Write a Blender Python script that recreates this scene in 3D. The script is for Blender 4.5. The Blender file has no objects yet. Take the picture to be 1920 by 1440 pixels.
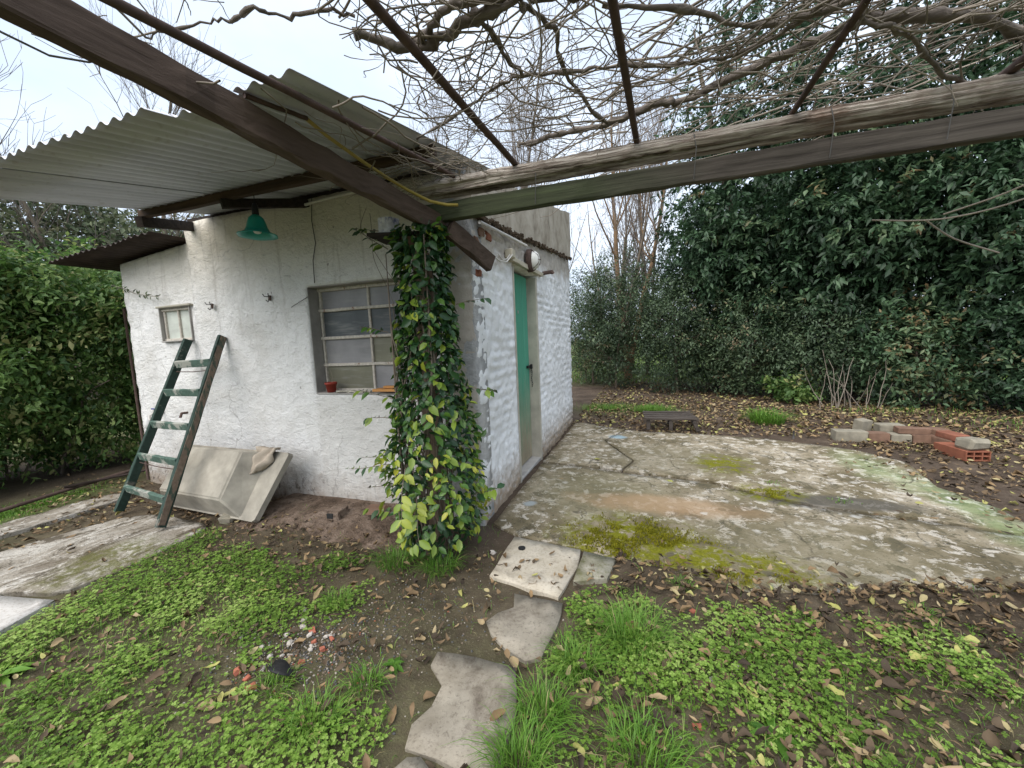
import bpy, bmesh, math, random
import numpy as np
from mathutils import Vector, Matrix, Euler

sc = bpy.context.scene
C = sc.collection
rng = np.random.default_rng(7)
random.seed(7)

# ------------------------------------------------------------------ camera
CAM = np.array([1.1376, -2.5565, 1.3130])
YAW, PITCH, ROLL = math.radians(18.995), math.radians(6.119), math.radians(2.402)
_f = Vector((-math.sin(YAW)*math.cos(PITCH), math.cos(YAW)*math.cos(PITCH), -math.sin(PITCH)))
_r = Vector((math.cos(YAW), math.sin(YAW), 0))
_d = _f.cross(_r)
_r2 = math.cos(ROLL)*_r + math.sin(ROLL)*_d
_d2 = math.cos(ROLL)*_d - math.sin(ROLL)*_r
cam_data = bpy.data.cameras.new('camera')
cam_data.sensor_fit = 'HORIZONTAL'; cam_data.sensor_width = 36.0
cam_data.lens = 749.5/1920*36.0
cam_data.clip_start = 0.02; cam_data.clip_end = 600
cam = bpy.data.objects.new('camera', cam_data); C.objects.link(cam)
m = Matrix((( _r2.x, -_d2.x, -_f.x, CAM[0]), (_r2.y, -_d2.y, -_f.y, CAM[1]), (_r2.z, -_d2.z, -_f.z, CAM[2]), (0,0,0,1)))
cam.matrix_world = m
sc.camera = cam

# ------------------------------------------------------------------ sky, sun, exposure
SUN_EL, SUN_AZ = math.radians(52), math.radians(200)
w = bpy.data.worlds.new('World'); sc.world = w; w.use_nodes = True
nt = w.node_tree; nt.nodes.clear()
out = nt.nodes.new('ShaderNodeOutputWorld'); bg = nt.nodes.new('ShaderNodeBackground')
sky = nt.nodes.new('ShaderNodeTexSky'); sky.sky_type = 'NISHITA'; sky.sun_disc = False
sky.sun_elevation = SUN_EL; sky.sun_rotation = SUN_AZ
sky.dust_density = 6.0; sky.air_density = 1.0; sky.ozone_density = 1.0
tc = nt.nodes.new('ShaderNodeTexCoord')
cn = nt.nodes.new('ShaderNodeTexNoise'); cn.inputs['Scale'].default_value = 1.6; cn.inputs['Detail'].default_value = 6
mp = nt.nodes.new('ShaderNodeMapping'); mp.inputs['Scale'].default_value = (1, 1, 2.2)
nt.links.new(tc.outputs['Generated'], mp.inputs['Vector']); nt.links.new(mp.outputs['Vector'], cn.inputs['Vector'])
cr = nt.nodes.new('ShaderNodeValToRGB')
cr.color_ramp.elements[0].position = 0.3; cr.color_ramp.elements[0].color = (3.5, 4.25, 5.4, 1)
cr.color_ramp.elements[1].position = 0.7; cr.color_ramp.elements[1].color = (5.9, 6.5, 7.3, 1)
nt.links.new(cn.outputs['Fac'], cr.inputs['Fac'])
mx = nt.nodes.new('ShaderNodeMix'); mx.data_type = 'RGBA'; mx.inputs[0].default_value = 0.80
nt.links.new(sky.outputs['Color'], mx.inputs[6]); nt.links.new(cr.outputs['Color'], mx.inputs[7])
nt.links.new(mx.outputs[2], bg.inputs['Color']); bg.inputs['Strength'].default_value = 0.095
nt.links.new(bg.outputs['Background'], out.inputs['Surface'])
sun = bpy.data.lights.new('sun', 'SUN'); sun.energy = 1.5; sun.angle = math.radians(75); sun.color = (1, 0.96, 0.9)
so = bpy.data.objects.new('sun', sun); C.objects.link(so)
so.rotation_euler = Euler((math.pi/2 - SUN_EL, 0, math.pi - SUN_AZ), 'XYZ')
sc.view_settings.view_transform = 'Standard'; sc.view_settings.look = 'None'
sc.view_settings.exposure = 1.25; sc.view_settings.gamma = 1.0
sc.cycles.use_denoising = True
sc.cycles.max_bounces = 6; sc.cycles.diffuse_bounces = 3; sc.cycles.glossy_bounces = 3

# ------------------------------------------------------------------ helpers: objects
def tag(o, label=None, cat=None, group=None, kind=None):
    if label: o['label'] = label
    if cat: o['category'] = cat
    if group: o['group'] = group
    if kind: o['kind'] = kind
    return o

def thing(name, label, cat, loc=(0,0,0), rz=0, group=None):
    o = bpy.data.objects.new(name, None); C.objects.link(o)
    o.empty_display_size = 0.1
    o.location = loc; o.rotation_euler = (0, 0, rz)
    return tag(o, label, cat, group)

def wm(o):
    return o.matrix_basis.copy() if o.parent is None else wm(o.parent) @ o.matrix_parent_inverse @ o.matrix_basis

def link(name, me, parent=None, world=True):
    """mesh object; under a parent, mesh coordinates stay world coordinates when world=True"""
    o = bpy.data.objects.new(name, me); C.objects.link(o)
    if parent is not None:
        o.parent = parent
        if world: o.matrix_parent_inverse = wm(parent).inverted()
    return o

def child(name, parent, me, loc=(0,0,0), rot=(0,0,0), scl=(1,1,1)):
    """child placed by a world transform (parent must be an unrotated empty or a mesh at the origin)"""
    o = link(name, me, parent)
    o.location = loc; o.rotation_euler = rot; o.scale = scl
    return o

def mesh_np(name, V, F, mat, tint=None, smooth=False):
    V = np.ascontiguousarray(V, dtype=np.float32); F = np.ascontiguousarray(F, dtype=np.int32)
    k = F.shape[1]
    me = bpy.data.meshes.new(name)
    me.vertices.add(len(V)); me.vertices.foreach_set('co', V.ravel())
    me.loops.add(F.size); me.loops.foreach_set('vertex_index', F.ravel())
    me.polygons.add(len(F)); me.polygons.foreach_set('loop_start', np.arange(0, F.size, k, dtype=np.int32))
    if smooth: me.polygons.foreach_set('use_smooth', np.ones(len(F), dtype=bool))
    if tint is not None:
        a = me.attributes.new('tint', 'FLOAT', 'POINT'); a.data.foreach_set('value', np.ascontiguousarray(tint, dtype=np.float32))
    me.update(calc_edges=True)
    me.materials.append(mat)
    return me

def mesh_py(name, V, F, mat, smooth=False):
    me = bpy.data.meshes.new(name); me.from_pydata([tuple(map(float, v)) for v in V], [], [tuple(int(i) for i in f) for f in F]); me.update()
    if smooth: me.polygons.foreach_set('use_smooth', [True]*len(me.polygons))
    me.materials.append(mat)
    return me

class MB:
    """collects shapes of ONE part"""
    def __init__(self): self.V = []; self.F = []
    def add(self, V, F):
        o = len(self.V); self.V += [tuple(map(float, v)) for v in V]; self.F += [tuple(int(i)+o for i in f) for f in F]; return self
    def box(self, c, s, bev=0.0, rot=None, jit=0.0):
        V, F = boxgeo(s, bev, jit)
        V = np.array(V)
        if rot is not None: V = V @ np.array(Euler(rot).to_matrix()).T
        return self.add(V + np.array(c), F)
    def tube(self, P, R, sides=8, cap=True):
        V, F = tubegeo(P, R, sides, cap); return self.add(V, F)
    def bar(self, p0, p1, wdt, hgt, up=(0,0,1), segs=1, jit=0.0, bev=0.004):
        V, F = bargeo(p0, p1, wdt, hgt, up, segs, jit, bev); return self.add(V, F)
    def mesh(self, name, mat, smooth=False): return mesh_py(name, self.V, self.F, mat, smooth)
    def build(self, name, mat, parent=None, smooth=False, world=True):
        return link(name, self.mesh(name, mat, smooth), parent, world)

def boxgeo(s, bev=0.0, jit=0.0):
    bm = bmesh.new(); bmesh.ops.create_cube(bm, size=1)
    for v in bm.verts: v.co = Vector((v.co.x*s[0], v.co.y*s[1], v.co.z*s[2]))
    if bev > 0: bmesh.ops.bevel(bm, geom=list(bm.edges), offset=bev, segments=1, affect='EDGES')
    V = [np.array(v.co) + (rng.normal(0, jit, 3) if jit else 0) for v in bm.verts]
    bm.verts.index_update()
    F = [tuple(v.index for v in f.verts) for f in bm.faces]
    bm.free(); return V, F

def frame_of(P):
    P = np.asarray(P, float); T = np.gradient(P, axis=0)
    T /= np.linalg.norm(T, axis=1)[:, None] + 1e-9
    ref = np.array([0., 0, 1.]) if abs(T[:, 2]).mean() < 0.8 else np.array([1., 0, 0])
    A = np.cross(T, ref); A /= np.linalg.norm(A, axis=1)[:, None] + 1e-9
    B = np.cross(T, A)
    return P, A, B

def tubegeo(P, R, sides=8, cap=True):
    P, A, B = frame_of(P); n = len(P); R = np.broadcast_to(np.asarray(R, float), (n,))
    th = np.arange(sides)/sides*2*math.pi
    V = (P[:, None, :] + R[:, None, None]*(np.cos(th)[None, :, None]*A[:, None, :] + np.sin(th)[None, :, None]*B[:, None, :])).reshape(-1, 3)
    F = []
    for i in range(n-1):
        for j in range(sides):
            k = (j+1) % sides
            F.append((i*sides+j, i*sides+k, (i+1)*sides+k, (i+1)*sides+j))
    if cap:
        F.append(tuple(range(sides))); F.append(tuple(reversed(range((n-1)*sides, n*sides))))
    return V, F

def tubes_tri(lst, sides=4):
    """many tubes -> V,F(tri),owner"""
    Vs = []; Fs = []; o = 0
    for P, R in lst:
        P, A, B = frame_of(P); n = len(P); R = np.broadcast_to(np.asarray(R, float), (n,))
        th = np.arange(sides)/sides*2*math.pi
        V = (P[:, None, :] + R[:, None, None]*(np.cos(th)[None, :, None]*A[:, None, :] + np.sin(th)[None, :, None]*B[:, None, :])).reshape(-1, 3)
        i = np.arange(n-1)[:, None]*sides; j = np.arange(sides)[None, :]; k = (j+1) % sides
        a = (i+j).ravel(); b = (i+k).ravel(); c = (i+sides+k).ravel(); d = (i+sides+j).ravel()
        Fs.append(np.concatenate([np.stack([a, b, c], 1), np.stack([a, c, d], 1)])+o); Vs.append(V); o += len(V)
    return np.concatenate(Vs), np.concatenate(Fs)

def bargeo(p0, p1, wdt, hgt, up=(0,0,1), segs=1, jit=0.0, bev=0.004):
    p0 = np.array(p0, float); p1 = np.array(p1, float); t = p1-p0; t /= np.linalg.norm(t)
    s = np.cross(t, np.array(up, float)); s /= np.linalg.norm(s); u = np.cross(s, t)
    a, b = wdt/2, hgt/2
    ring = [(-a+bev,-b),(a-bev,-b),(a,-b+bev),(a,b-bev),(a-bev,b),(-a+bev,b),(-a,b-bev),(-a,-b+bev)]
    V = []; F = []
    for i in range(segs+1):
        c = p0+(p1-p0)*i/segs
        dj = rng.normal(0, jit, (8, 2)) if jit else np.zeros((8, 2))
        sh = rng.normal(0, jit*0.7, 2) if jit else (0, 0)
        for q, (x, y) in enumerate(ring): V.append(c+s*(x+dj[q, 0]+sh[0])+u*(y+dj[q, 1]+sh[1]))
    for i in range(segs):
        for j in range(8):
            k = (j+1) % 8; F.append((i*8+j, i*8+k, i*8+8+k, i*8+8+j))
    F.append(tuple(reversed(range(8)))); F.append(tuple(range(segs*8, segs*8+8)))
    return V, F

def lathe(prof, sides=16, axis_c=(0,0,0)):
    V = []; F = []
    for r, z in prof:
        for j in range(sides):
            t = j/sides*2*math.pi; V.append((axis_c[0]+r*math.cos(t), axis_c[1]+r*math.sin(t), axis_c[2]+z))
    for i in range(len(prof)-1):
        for j in range(sides):
            k = (j+1) % sides; F.append((i*sides+j, i*sides+k, (i+1)*sides+k, (i+1)*sides+j))
    return V, F

# ------------------------------------------------------------------ helpers: noise
def _hash(ix, iy, seed):
    n = (ix.astype(np.int64)*374761393 + iy.astype(np.int64)*668265263 + seed*1442695041) & 0xFFFFFFFF
    n = ((n ^ (n >> 13))*1274126177) & 0xFFFFFFFF
    n = n ^ (n >> 16)
    return (n & 0xFFFF)/65535.0
def vnoise(x, y, seed=0):
    x = np.asarray(x, float); y = np.asarray(y, float)
    ix = np.floor(x); iy = np.floor(y); fx = x-ix; fy = y-iy
    fx = fx*fx*(3-2*fx); fy = fy*fy*(3-2*fy)
    a = _hash(ix, iy, seed); b = _hash(ix+1, iy, seed); c = _hash(ix, iy+1, seed); d = _hash(ix+1, iy+1, seed)
    return (a*(1-fx)+b*fx)*(1-fy)+(c*(1-fx)+d*fx)*fy
def fbm(x, y, seed=0, oct=4):
    s = 0; a = 0.5
    for i in range(oct):
        s = s + a*vnoise(np.asarray(x)*2**i, np.asarray(y)*2**i, seed+i*17); a *= 0.5
    return s/(1-0.5**oct)
def unit(v): return v/(np.linalg.norm(v, axis=-1, keepdims=True)+1e-9)

# ------------------------------------------------------------------ helpers: node materials
def mk(name):
    mat = bpy.data.materials.new(name); mat.use_nodes = True
    t = mat.node_tree; return mat, t, t.nodes['Principled BSDF']
def ND(t, typ, ins=None, **props):
    n = t.nodes.new(typ)
    for k, v in props.items(): setattr(n, k, v)
    for k, v in (ins or {}).items():
        if isinstance(v, bpy.types.NodeSocket): t.links.new(v, n.inputs[k])
        else: n.inputs[k].default_value = v
    return n
def pos(t): return ND(t, 'ShaderNodeTexCoord').outputs['Object']
def wpos(t): return ND(t, 'ShaderNodeNewGeometry').outputs['Position']
def mapping(t, v, scale=(1,1,1), rot=(0,0,0)): return ND(t, 'ShaderNodeMapping', {'Vector': v, 'Scale': scale, 'Rotation': rot}).outputs[0]
def noise(t, v, s, d=5, r=0.55, dist=0.0): return ND(t, 'ShaderNodeTexNoise', {'Vector': v, 'Scale': s, 'Detail': d, 'Roughness': r, 'Distortion': dist}).outputs['Fac']
def voro(t, v, s, feature='F1'): return ND(t, 'ShaderNodeTexVoronoi', {'Vector': v, 'Scale': s}, feature=feature).outputs['Distance']
def ramp(t, f, stops, interp='LINEAR'):
    n = ND(t, 'ShaderNodeValToRGB', {'Fac': f}); e = n.color_ramp.elements; n.color_ramp.interpolation = interp
    while len(e) < len(stops): e.new(0.5)
    for i, (p, c) in enumerate(stops):
        e[i].position = p; e[i].color = (c, c, c, 1) if not hasattr(c, '__len__') else (*c, 1)
    return n.outputs['Color']
def mixc(t, f, a, b, mode='MIX'):
    n = ND(t, 'ShaderNodeMix', None, data_type='RGBA', blend_type=mode)
    for i, v in ((0, f), (6, a), (7, b)):
        if isinstance(v, bpy.types.NodeSocket): t.links.new(v, n.inputs[i])
        else: n.inputs[i].default_value = (*v, 1) if hasattr(v, '__len__') and len(v) == 3 else v
    return n.outputs[2]
def mth(t, op, a, b=0.0, clamp=False):
    return ND(t, 'ShaderNodeMath', {0: a, 1: b}, operation=op, use_clamp=clamp).outputs[0]
def bump(t, b, h, strength=0.4, dist=0.01):
    n = ND(t, 'ShaderNodeBump', {'Height': h, 'Strength': strength, 'Distance': dist}); t.links.new(n.outputs[0], b.inputs['Normal']); return n
def setc(t, b, c, rough=0.8, spec=0.3, metal=0.0):
    if isinstance(c, bpy.types.NodeSocket): t.links.new(c, b.inputs['Base Color'])
    else: b.inputs['Base Color'].default_value = (*c, 1)
    if isinstance(rough, bpy.types.NodeSocket): t.links.new(rough, b.inputs['Roughness'])
    else: b.inputs['Roughness'].default_value = rough
    b.inputs['Specular IOR Level'].default_value = spec; b.inputs['Metallic'].default_value = metal
def ellipse(t, p, cx, cy, rx, ry, soft=0.35, wob=0.35, ns=5.0):
    """1 inside an irregular blotch on the ground plane, 0 outside"""
    s = ND(t, 'ShaderNodeSeparateXYZ', {0: p})
    dx = mth(t, 'DIVIDE', mth(t, 'SUBTRACT', s.outputs[0], cx), rx); dy = mth(t, 'DIVIDE', mth(t, 'SUBTRACT', s.outputs[1], cy), ry)
    d = mth(t, 'SQRT', mth(t, 'ADD', mth(t, 'MULTIPLY', dx, dx), mth(t, 'MULTIPLY', dy, dy)))
    n = noise(t, p, ns, 6, 0.65)
    d = mth(t, 'ADD', d, mth(t, 'MULTIPLY', mth(t, 'SUBTRACT', n, 0.5), wob*4))
    return ND(t, 'ShaderNodeMapRange', {0: d, 1: 1.0+soft, 2: 1.0-soft, 3: 0.0, 4: 1.0}).outputs[0]
def axis_of(t, p, i): return ND(t, 'ShaderNodeSeparateXYZ', {0: p}).outputs[i]

def simple(name, col, rough=0.8, spec=0.3, metal=0.0, var=0.25, scale=8, bumps=0.2, bdist=0.004, dark=None):
    mat, t, b = mk(name); p = pos(t)
    n = noise(t, p, scale, 6); n2 = noise(t, p, scale*6, 4)
    lo = dark or tuple(c*(1-var) for c in col); hi = tuple(min(1, c*(1+var)) for c in col)
    c = ramp(t, n, [(0.25, lo), (0.75, hi)])
    c = mixc(t, mth(t, 'MULTIPLY', n2, 0.35), c, tuple(x*0.7 for x in col))
    setc(t, b, c, rough, spec, metal)
    if bumps: bump(t, b, mth(t, 'ADD', n, mth(t, 'MULTIPLY', n2, 0.5)), bumps, bdist)
    return mat

# ------------------------------------------------------------------ materials
def m_plaster_front():
    mat, t, b = mk('whitewashed_plaster'); p = wpos(t)
    n = noise(t, p, 2.2, 8, 0.6); n2 = noise(t, p, 14, 6, 0.6); n3 = noise(t, p, 55, 4)
    c = ramp(t, n, [(0.25, (0.60, 0.585, 0.55)), (0.5, (0.74, 0.735, 0.72)), (0.75, (0.82, 0.82, 0.81))])
    c = mixc(t, ramp(t, n2, [(0.58, 0.0), (0.75, 0.55)]), c, (0.45, 0.43, 0.40))
    x, z = axis_of(t, p, 0), axis_of(t, p, 2)
    # older cream paint near the eaves, bare grey render at the corner, splash stains by the ground
    top = ND(t, 'ShaderNodeMapRange', {0: mth(t, 'ADD', z, mth(t, 'MULTIPLY', n, 0.5)), 1: 2.05, 2: 2.5, 3: 0.0, 4: 0.75}).outputs[0]
    c = mixc(t, top, c, (0.60, 0.545, 0.44))
    low = ND(t, 'ShaderNodeMapRange', {0: mth(t, 'SUBTRACT', z, mth(t, 'MULTIPLY', n2, 0.45)), 1: 0.12, 2: -0.25, 3: 0.0, 4: 0.95}).outputs[0]
    c = mixc(t, low, c, (0.30, 0.23, 0.17))
    spk = mth(t, 'MULTIPLY', ramp(t, noise(t, mapping(t, p, (1, 1, 0.45)), 26, 5, 0.7), [(0.56, 0.0), (0.62, 0.9)]), ND(t, 'ShaderNodeMapRange', {0: z, 1: 0.34, 2: 0.08, 3: 0.0, 4: 1.0}).outputs[0])
    c = mixc(t, spk, c, (0.13, 0.105, 0.085))
    cor = ND(t, 'ShaderNodeMapRange', {0: mth(t, 'ADD', x, mth(t, 'MULTIPLY', n, 0.16)), 1: -0.19, 2: -0.13, 3: 0.0, 4: 1.0}).outputs[0]
    c = mixc(t, cor, c, ramp(t, n2, [(0.3, (0.33, 0.33, 0.33)), (0.7, (0.50, 0.50, 0.50))]))
    # greyer render below the window
    blw = mth(t, 'MULTIPLY', ND(t, 'ShaderNodeMapRange', {0: mth(t, 'ADD', z, mth(t, 'MULTIPLY', n2, 0.05)), 1: 0.97, 2: 0.93, 3: 0.0, 4: 0.5}).outputs[0],
              ND(t, 'ShaderNodeMapRange', {0: x, 1: -1.46, 2: -1.43, 3: 0.0, 4: 1.0}).outputs[0])
    c = mixc(t, blw, c, (0.56, 0.545, 0.51))
    # trowel marks and grey scuffs
    tr = noise(t, mapping(t, p, (5, 5, 9), (0.3, 0.5, 0.2)), 2.6, 7, 0.7, 1.2)
    c = mixc(t, ramp(t, tr, [(0.56, 0.0), (0.70, 0.55)]), c, (0.40, 0.39, 0.38))
    c = mixc(t, ramp(t, noise(t, p, 38, 4, 0.7), [(0.64, 0.0), (0.72, 0.5)]), c, (0.32, 0.30, 0.28))
    # speckles of chipped paint
    v = voro(t, mapping(t, p, (1, 1, 0.75)), 7.5); sp = ramp(t, mth(t, 'ADD', v, mth(t, 'MULTIPLY', n2, 0.18)), [(0.12, 1.0), (0.15, 0.0)])
    c = mixc(t, mth(t, 'MULTIPLY', sp, 0.75), c, (0.22, 0.20, 0.18))
    dr = noise(t, mapping(t, p, (9, 9, 0.55)), 1.6, 7, 0.65, 0.4)
    c = mixc(t, mth(t, 'MULTIPLY', ramp(t, dr, [(0.57, 0.0), (0.70, 0.8)]), ND(t, 'ShaderNodeMapRange', {0: z, 1: 1.2, 2: 2.4, 3: 0.12, 4: 0.75}).outputs[0]), c, (0.27, 0.235, 0.19))
    pw = ND(t, 'ShaderNodeVectorMath', {0: p, 1: ND(t, 'ShaderNodeVectorMath', {0: ND(t, 'ShaderNodeTexNoise', {'Vector': p, 'Scale': 3.0, 'Detail': 5}).outputs['Color'], 1: (0.35, 0.35, 0.35)}, operation='MULTIPLY').outputs[0]}, operation='ADD').outputs[0]
    ck = ramp(t, voro(t, pw, 0.9, 'DISTANCE_TO_EDGE'), [(0.0018, 1.0), (0.005, 0.0)])
    c = mixc(t, mth(t, 'MULTIPLY', ck, ramp(t, n, [(0.50, 0.0), (0.60, 0.55)])), c, (0.22, 0.20, 0.18))
    # damp stain behind the basin
    wet = ND(t, 'ShaderNodeMapRange', {0: mth(t, 'ADD', mth(t, 'ABSOLUTE', mth(t, 'ADD', x, 3.25)), mth(t, 'MULTIPLY', z, 0.9)), 1: 0.75, 2: 0.25, 3: 0.0, 4: 0.8}).outputs[0]
    c = mixc(t, mth(t, 'MULTIPLY', wet, n2, True), c, (0.20, 0.17, 0.13))
    setc(t, b, c, 0.92, 0.15)
    bump(t, b, mth(t, 'ADD', mth(t, 'ADD', n2, mth(t, 'MULTIPLY', tr, 1.2)), mth(t, 'MULTIPLY', n3, 0.45)), 0.8, 0.018)
    return mat
def m_plaster_side():
    mat, t, b = mk('white_limewash_on_brick'); p = wpos(t)
    n = noise(t, p, 2.0, 7); n2 = noise(t, p, 20, 6, 0.6)
    c = ramp(t, n, [(0.25, (0.70, 0.70, 0.69)), (0.7, (0.86, 0.87, 0.88))])
    c = mixc(t, ramp(t, n2, [(0.6, 0.0), (0.8, 0.6)]), c, (0.5, 0.48, 0.45))
    y, z = axis_of(t, p, 1), axis_of(t, p, 2)
    low = ND(t, 'ShaderNodeMapRange', {0: mth(t, 'SUBTRACT', z, mth(t, 'MULTIPLY', n2, 0.5)), 1: 0.12, 2: -0.22, 3: 0.0, 4: 0.95}).outputs[0]
    c = mixc(t, low, c, (0.33, 0.25, 0.17))
    # bare brown render under the ledge
    ll = mth(t, 'SUBTRACT', mth(t, 'ADD', 2.15, mth(t, 'MULTIPLY', y, 0.095)), z)
    br = ND(t, 'ShaderNodeMapRange', {0: mth(t, 'ADD', ll, mth(t, 'MULTIPLY', noise(t, p, 5, 5), 0.5)), 1: 0.60, 2: 0.44, 3: 0.0, 4: 0.85}).outputs[0]
    c = mixc(t, br, c, ramp(t, n2, [(0.3, (0.30, 0.25, 0.20)), (0.7, (0.50, 0.45, 0.38))]))
    cor = ND(t, 'ShaderNodeMapRange', {0: mth(t, 'ADD', y, mth(t, 'MULTIPLY', n, 0.1)), 1: 0.085, 2: 0.06, 3: 0.0, 4: 1.0}).outputs[0]
    c = mixc(t, cor, c, (0.42, 0.38, 0.33))
    setc(t, b, c, 0.9, 0.15)
    bump(t, b, mth(t, 'ADD', n2, mth(t, 'MULTIPLY', noise(t, p, 70, 3), 0.4)), 0.6, 0.012)
    return mat
def m_parapet():
    mat, t, b = mk('streaked_parapet_render'); p = wpos(t)
    n = noise(t, mapping(t, p, (2, 2.2, 1.7)), 1.6, 9, 0.72, 0.6); n2 = noise(t, p, 22, 5)
    c = ramp(t, n, [(0.3, (0.20, 0.165, 0.125)), (0.5, (0.42, 0.37, 0.30)), (0.72, (0.56, 0.51, 0.43))])
    c = mixc(t, ramp(t, noise(t, mapping(t, p, (3, 4.5, 0.7)), 1.3, 8, 0.75, 0.8), [(0.56, 0.0), (0.68, 0.7)]), c, (0.09, 0.08, 0.07))
    setc(t, b, c, 0.95, 0.1); bump(t, b, n2, 0.5, 0.01); return mat
def m_soil():
    mat, t, b = mk('soil'); p = wpos(t)
    n = noise(t, p, 3, 8, 0.65); n2 = noise(t, p, 30, 6, 0.7); n3 = noise(t, p, 120, 3)
    c = ramp(t, n, [(0.3, (0.045, 0.033, 0.024)), (0.55, (0.092, 0.068, 0.050)), (0.75, (0.155, 0.120, 0.090))])
    c = mixc(t, ramp(t, n2, [(0.55, 0.0), (0.72, 0.7)]), c, (0.15, 0.115, 0.085))
    c = mixc(t, ramp(t, n3, [(0.62, 0.0), (0.7, 0.5)]), c, (0.28, 0.24, 0.19))
    lawn = ND(t, 'ShaderNodeAttribute', None, attribute_name='tint').outputs['Fac']
    lf = mth(t, 'MULTIPLY', lawn, ramp(t, noise(t, p, 6, 6, 0.7), [(0.3, 0.35), (0.6, 1.0)]))
    c = mixc(t, lf, c, ramp(t, n2, [(0.3, (0.035, 0.06, 0.012)), (0.7, (0.12, 0.19, 0.035))]))
    setc(t, b, c, 0.95, 0.15)
    bump(t, b, mth(t, 'ADD', n2, mth(t, 'MULTIPLY', n3, 0.6)), 0.55, 0.012); return mat
def m_patio():
    mat, t, b = mk('weathered_concrete_patio'); p = wpos(t)
    ps = mapping(t, p, (1, 1.0, 1), (0, 0, 0.2))
    n = noise(t, ps, 1.7, 9, 0.68, 0.3); n2 = noise(t, p, 9, 9, 0.72, 0.4); n3 = noise(t, p, 60, 5, 0.7)
    c = ramp(t, n, [(0.30, (0.090, 0.075, 0.042)), (0.44, (0.20, 0.165, 0.10)), (0.54, (0.33, 0.28, 0.195)), (0.68, (0.55, 0.48, 0.375))])
    c = mixc(t, ramp(t, n2, [(0.535, 0.0), (0.565, 0.9)]), c, (0.62, 0.565, 0.48))
    c = mixc(t, ramp(t, noise(t, p, 5, 10, 0.78, 0.9), [(0.545, 0.0), (0.585, 0.85)]), c, (0.115, 0.10, 0.062))
    c = mixc(t, ramp(t, noise(t, p, 26, 8, 0.8, 0.5), [(0.56, 0.0), (0.60, 0.85)]), c, (0.07, 0.062, 0.04))
    c = mixc(t, ramp(t, n3, [(0.55, 0.0), (0.7, 0.5)]), c, (0.10, 0.09, 0.07))
    c = mixc(t, mth(t, 'MULTIPLY', ellipse(t, p, 0.75, 0.75, 0.55, 0.5), 0.5), c, (0.26, 0.235, 0.14))
    c = mixc(t, mth(t, 'MULTIPLY', ellipse(t, p, 1.35, 1.9, 0.6, 0.5), 0.5), c, (0.22, 0.195, 0.125))
    c = mixc(t, mth(t, 'MULTIPLY', ellipse(t, p, 1.25, 0.62, 0.6, 0.17), 0.62), c, (0.46, 0.30, 0.17))
    c = mixc(t, mth(t, 'MULTIPLY', ellipse(t, p, 2.0, 0.1, 0.65, 0.4), 0.45), c, (0.20, 0.18, 0.11))
    c = mixc(t, mth(t, 'MULTIPLY', ellipse(t, p, 2.45, 0.95, 0.55, 0.13, 0.2, 0.15), 0.85), c, (0.11, 0.10, 0.082))
    for cx, cy, rx, ry in ((3.08, 1.95, 0.16, 0.42), (3.27, 1.30, 0.12, 0.35), (3.30, 0.72, 0.13, 0.32)):
        c = mixc(t, mth(t, 'MULTIPLY', ellipse(t, p, cx, cy, rx, ry, 0.7, 0.6), 0.36), c, (0.28, 0.42, 0.18))
    c = mixc(t, mth(t, 'MULTIPLY', ellipse(t, p, 0.75, 2.72, 0.10, 0.09, 0.3, 0.3, 12), 0.7), c, (0.35, 0.52, 0.62))
    c = mixc(t, mth(t, 'MULTIPLY', ellipse(t, p, 0.22, 0.42, 0.05, 0.05, 0.3, 0.3, 12), 0.6), c, (0.42, 0.50, 0.55))
    pw = ND(t, 'ShaderNodeVectorMath', {0: p, 1: ND(t, 'ShaderNodeVectorMath', {0: ND(t, 'ShaderNodeTexNoise', {'Vector': p, 'Scale': 4.0, 'Detail': 6}).outputs['Color'], 1: (0.3, 0.3, 0.0)}, operation='MULTIPLY').outputs[0]}, operation='ADD').outputs[0]
    ck = ramp(t, voro(t, pw, 1.1, 'DISTANCE_TO_EDGE'), [(0.003, 1.0), (0.010, 0.0)])
    c = mixc(t, mth(t, 'MULTIPLY', ck, ramp(t, n, [(0.48, 0.0), (0.58, 0.75)])), c, (0.06, 0.052, 0.036))
    lich = mth(t, 'MULTIPLY', ramp(t, mth(t, 'ADD', voro(t, p, 6.5), mth(t, 'MULTIPLY', n2, 1.2)), [(0.70, 1.0), (0.80, 0.0)]), ramp(t, noise(t, p, 2.2, 4), [(0.48, 0.0), (0.58, 0.8)]))
    c = mixc(t, lich, c, (0.70, 0.67, 0.61))
    mossn = ramp(t, noise(t, p, 9, 8, 0.7), [(0.44, 0.0), (0.53, 1.0)])
    for cx, cy, rx, ry in ((1.0, 0.0, 0.42, 0.34), (1.5, -0.14, 0.46, 0.2), (2.05, 1.05, 0.25, 0.16), (1.85, 1.75, 0.25, 0.3)):
        c = mixc(t, mth(t, 'MULTIPLY', ellipse(t, p, cx, cy, rx, ry, 0.35, 0.4), mossn), c, ramp(t, n3, [(0.3, (0.10, 0.105, 0.006)), (0.7, (0.25, 0.245, 0.016))]))
    setc(t, b, c, 0.93, 0.2)
    bump(t, b, mth(t, 'ADD', n2, mth(t, 'MULTIPLY', n3, 0.8)), 0.9, 0.014); return mat
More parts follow.
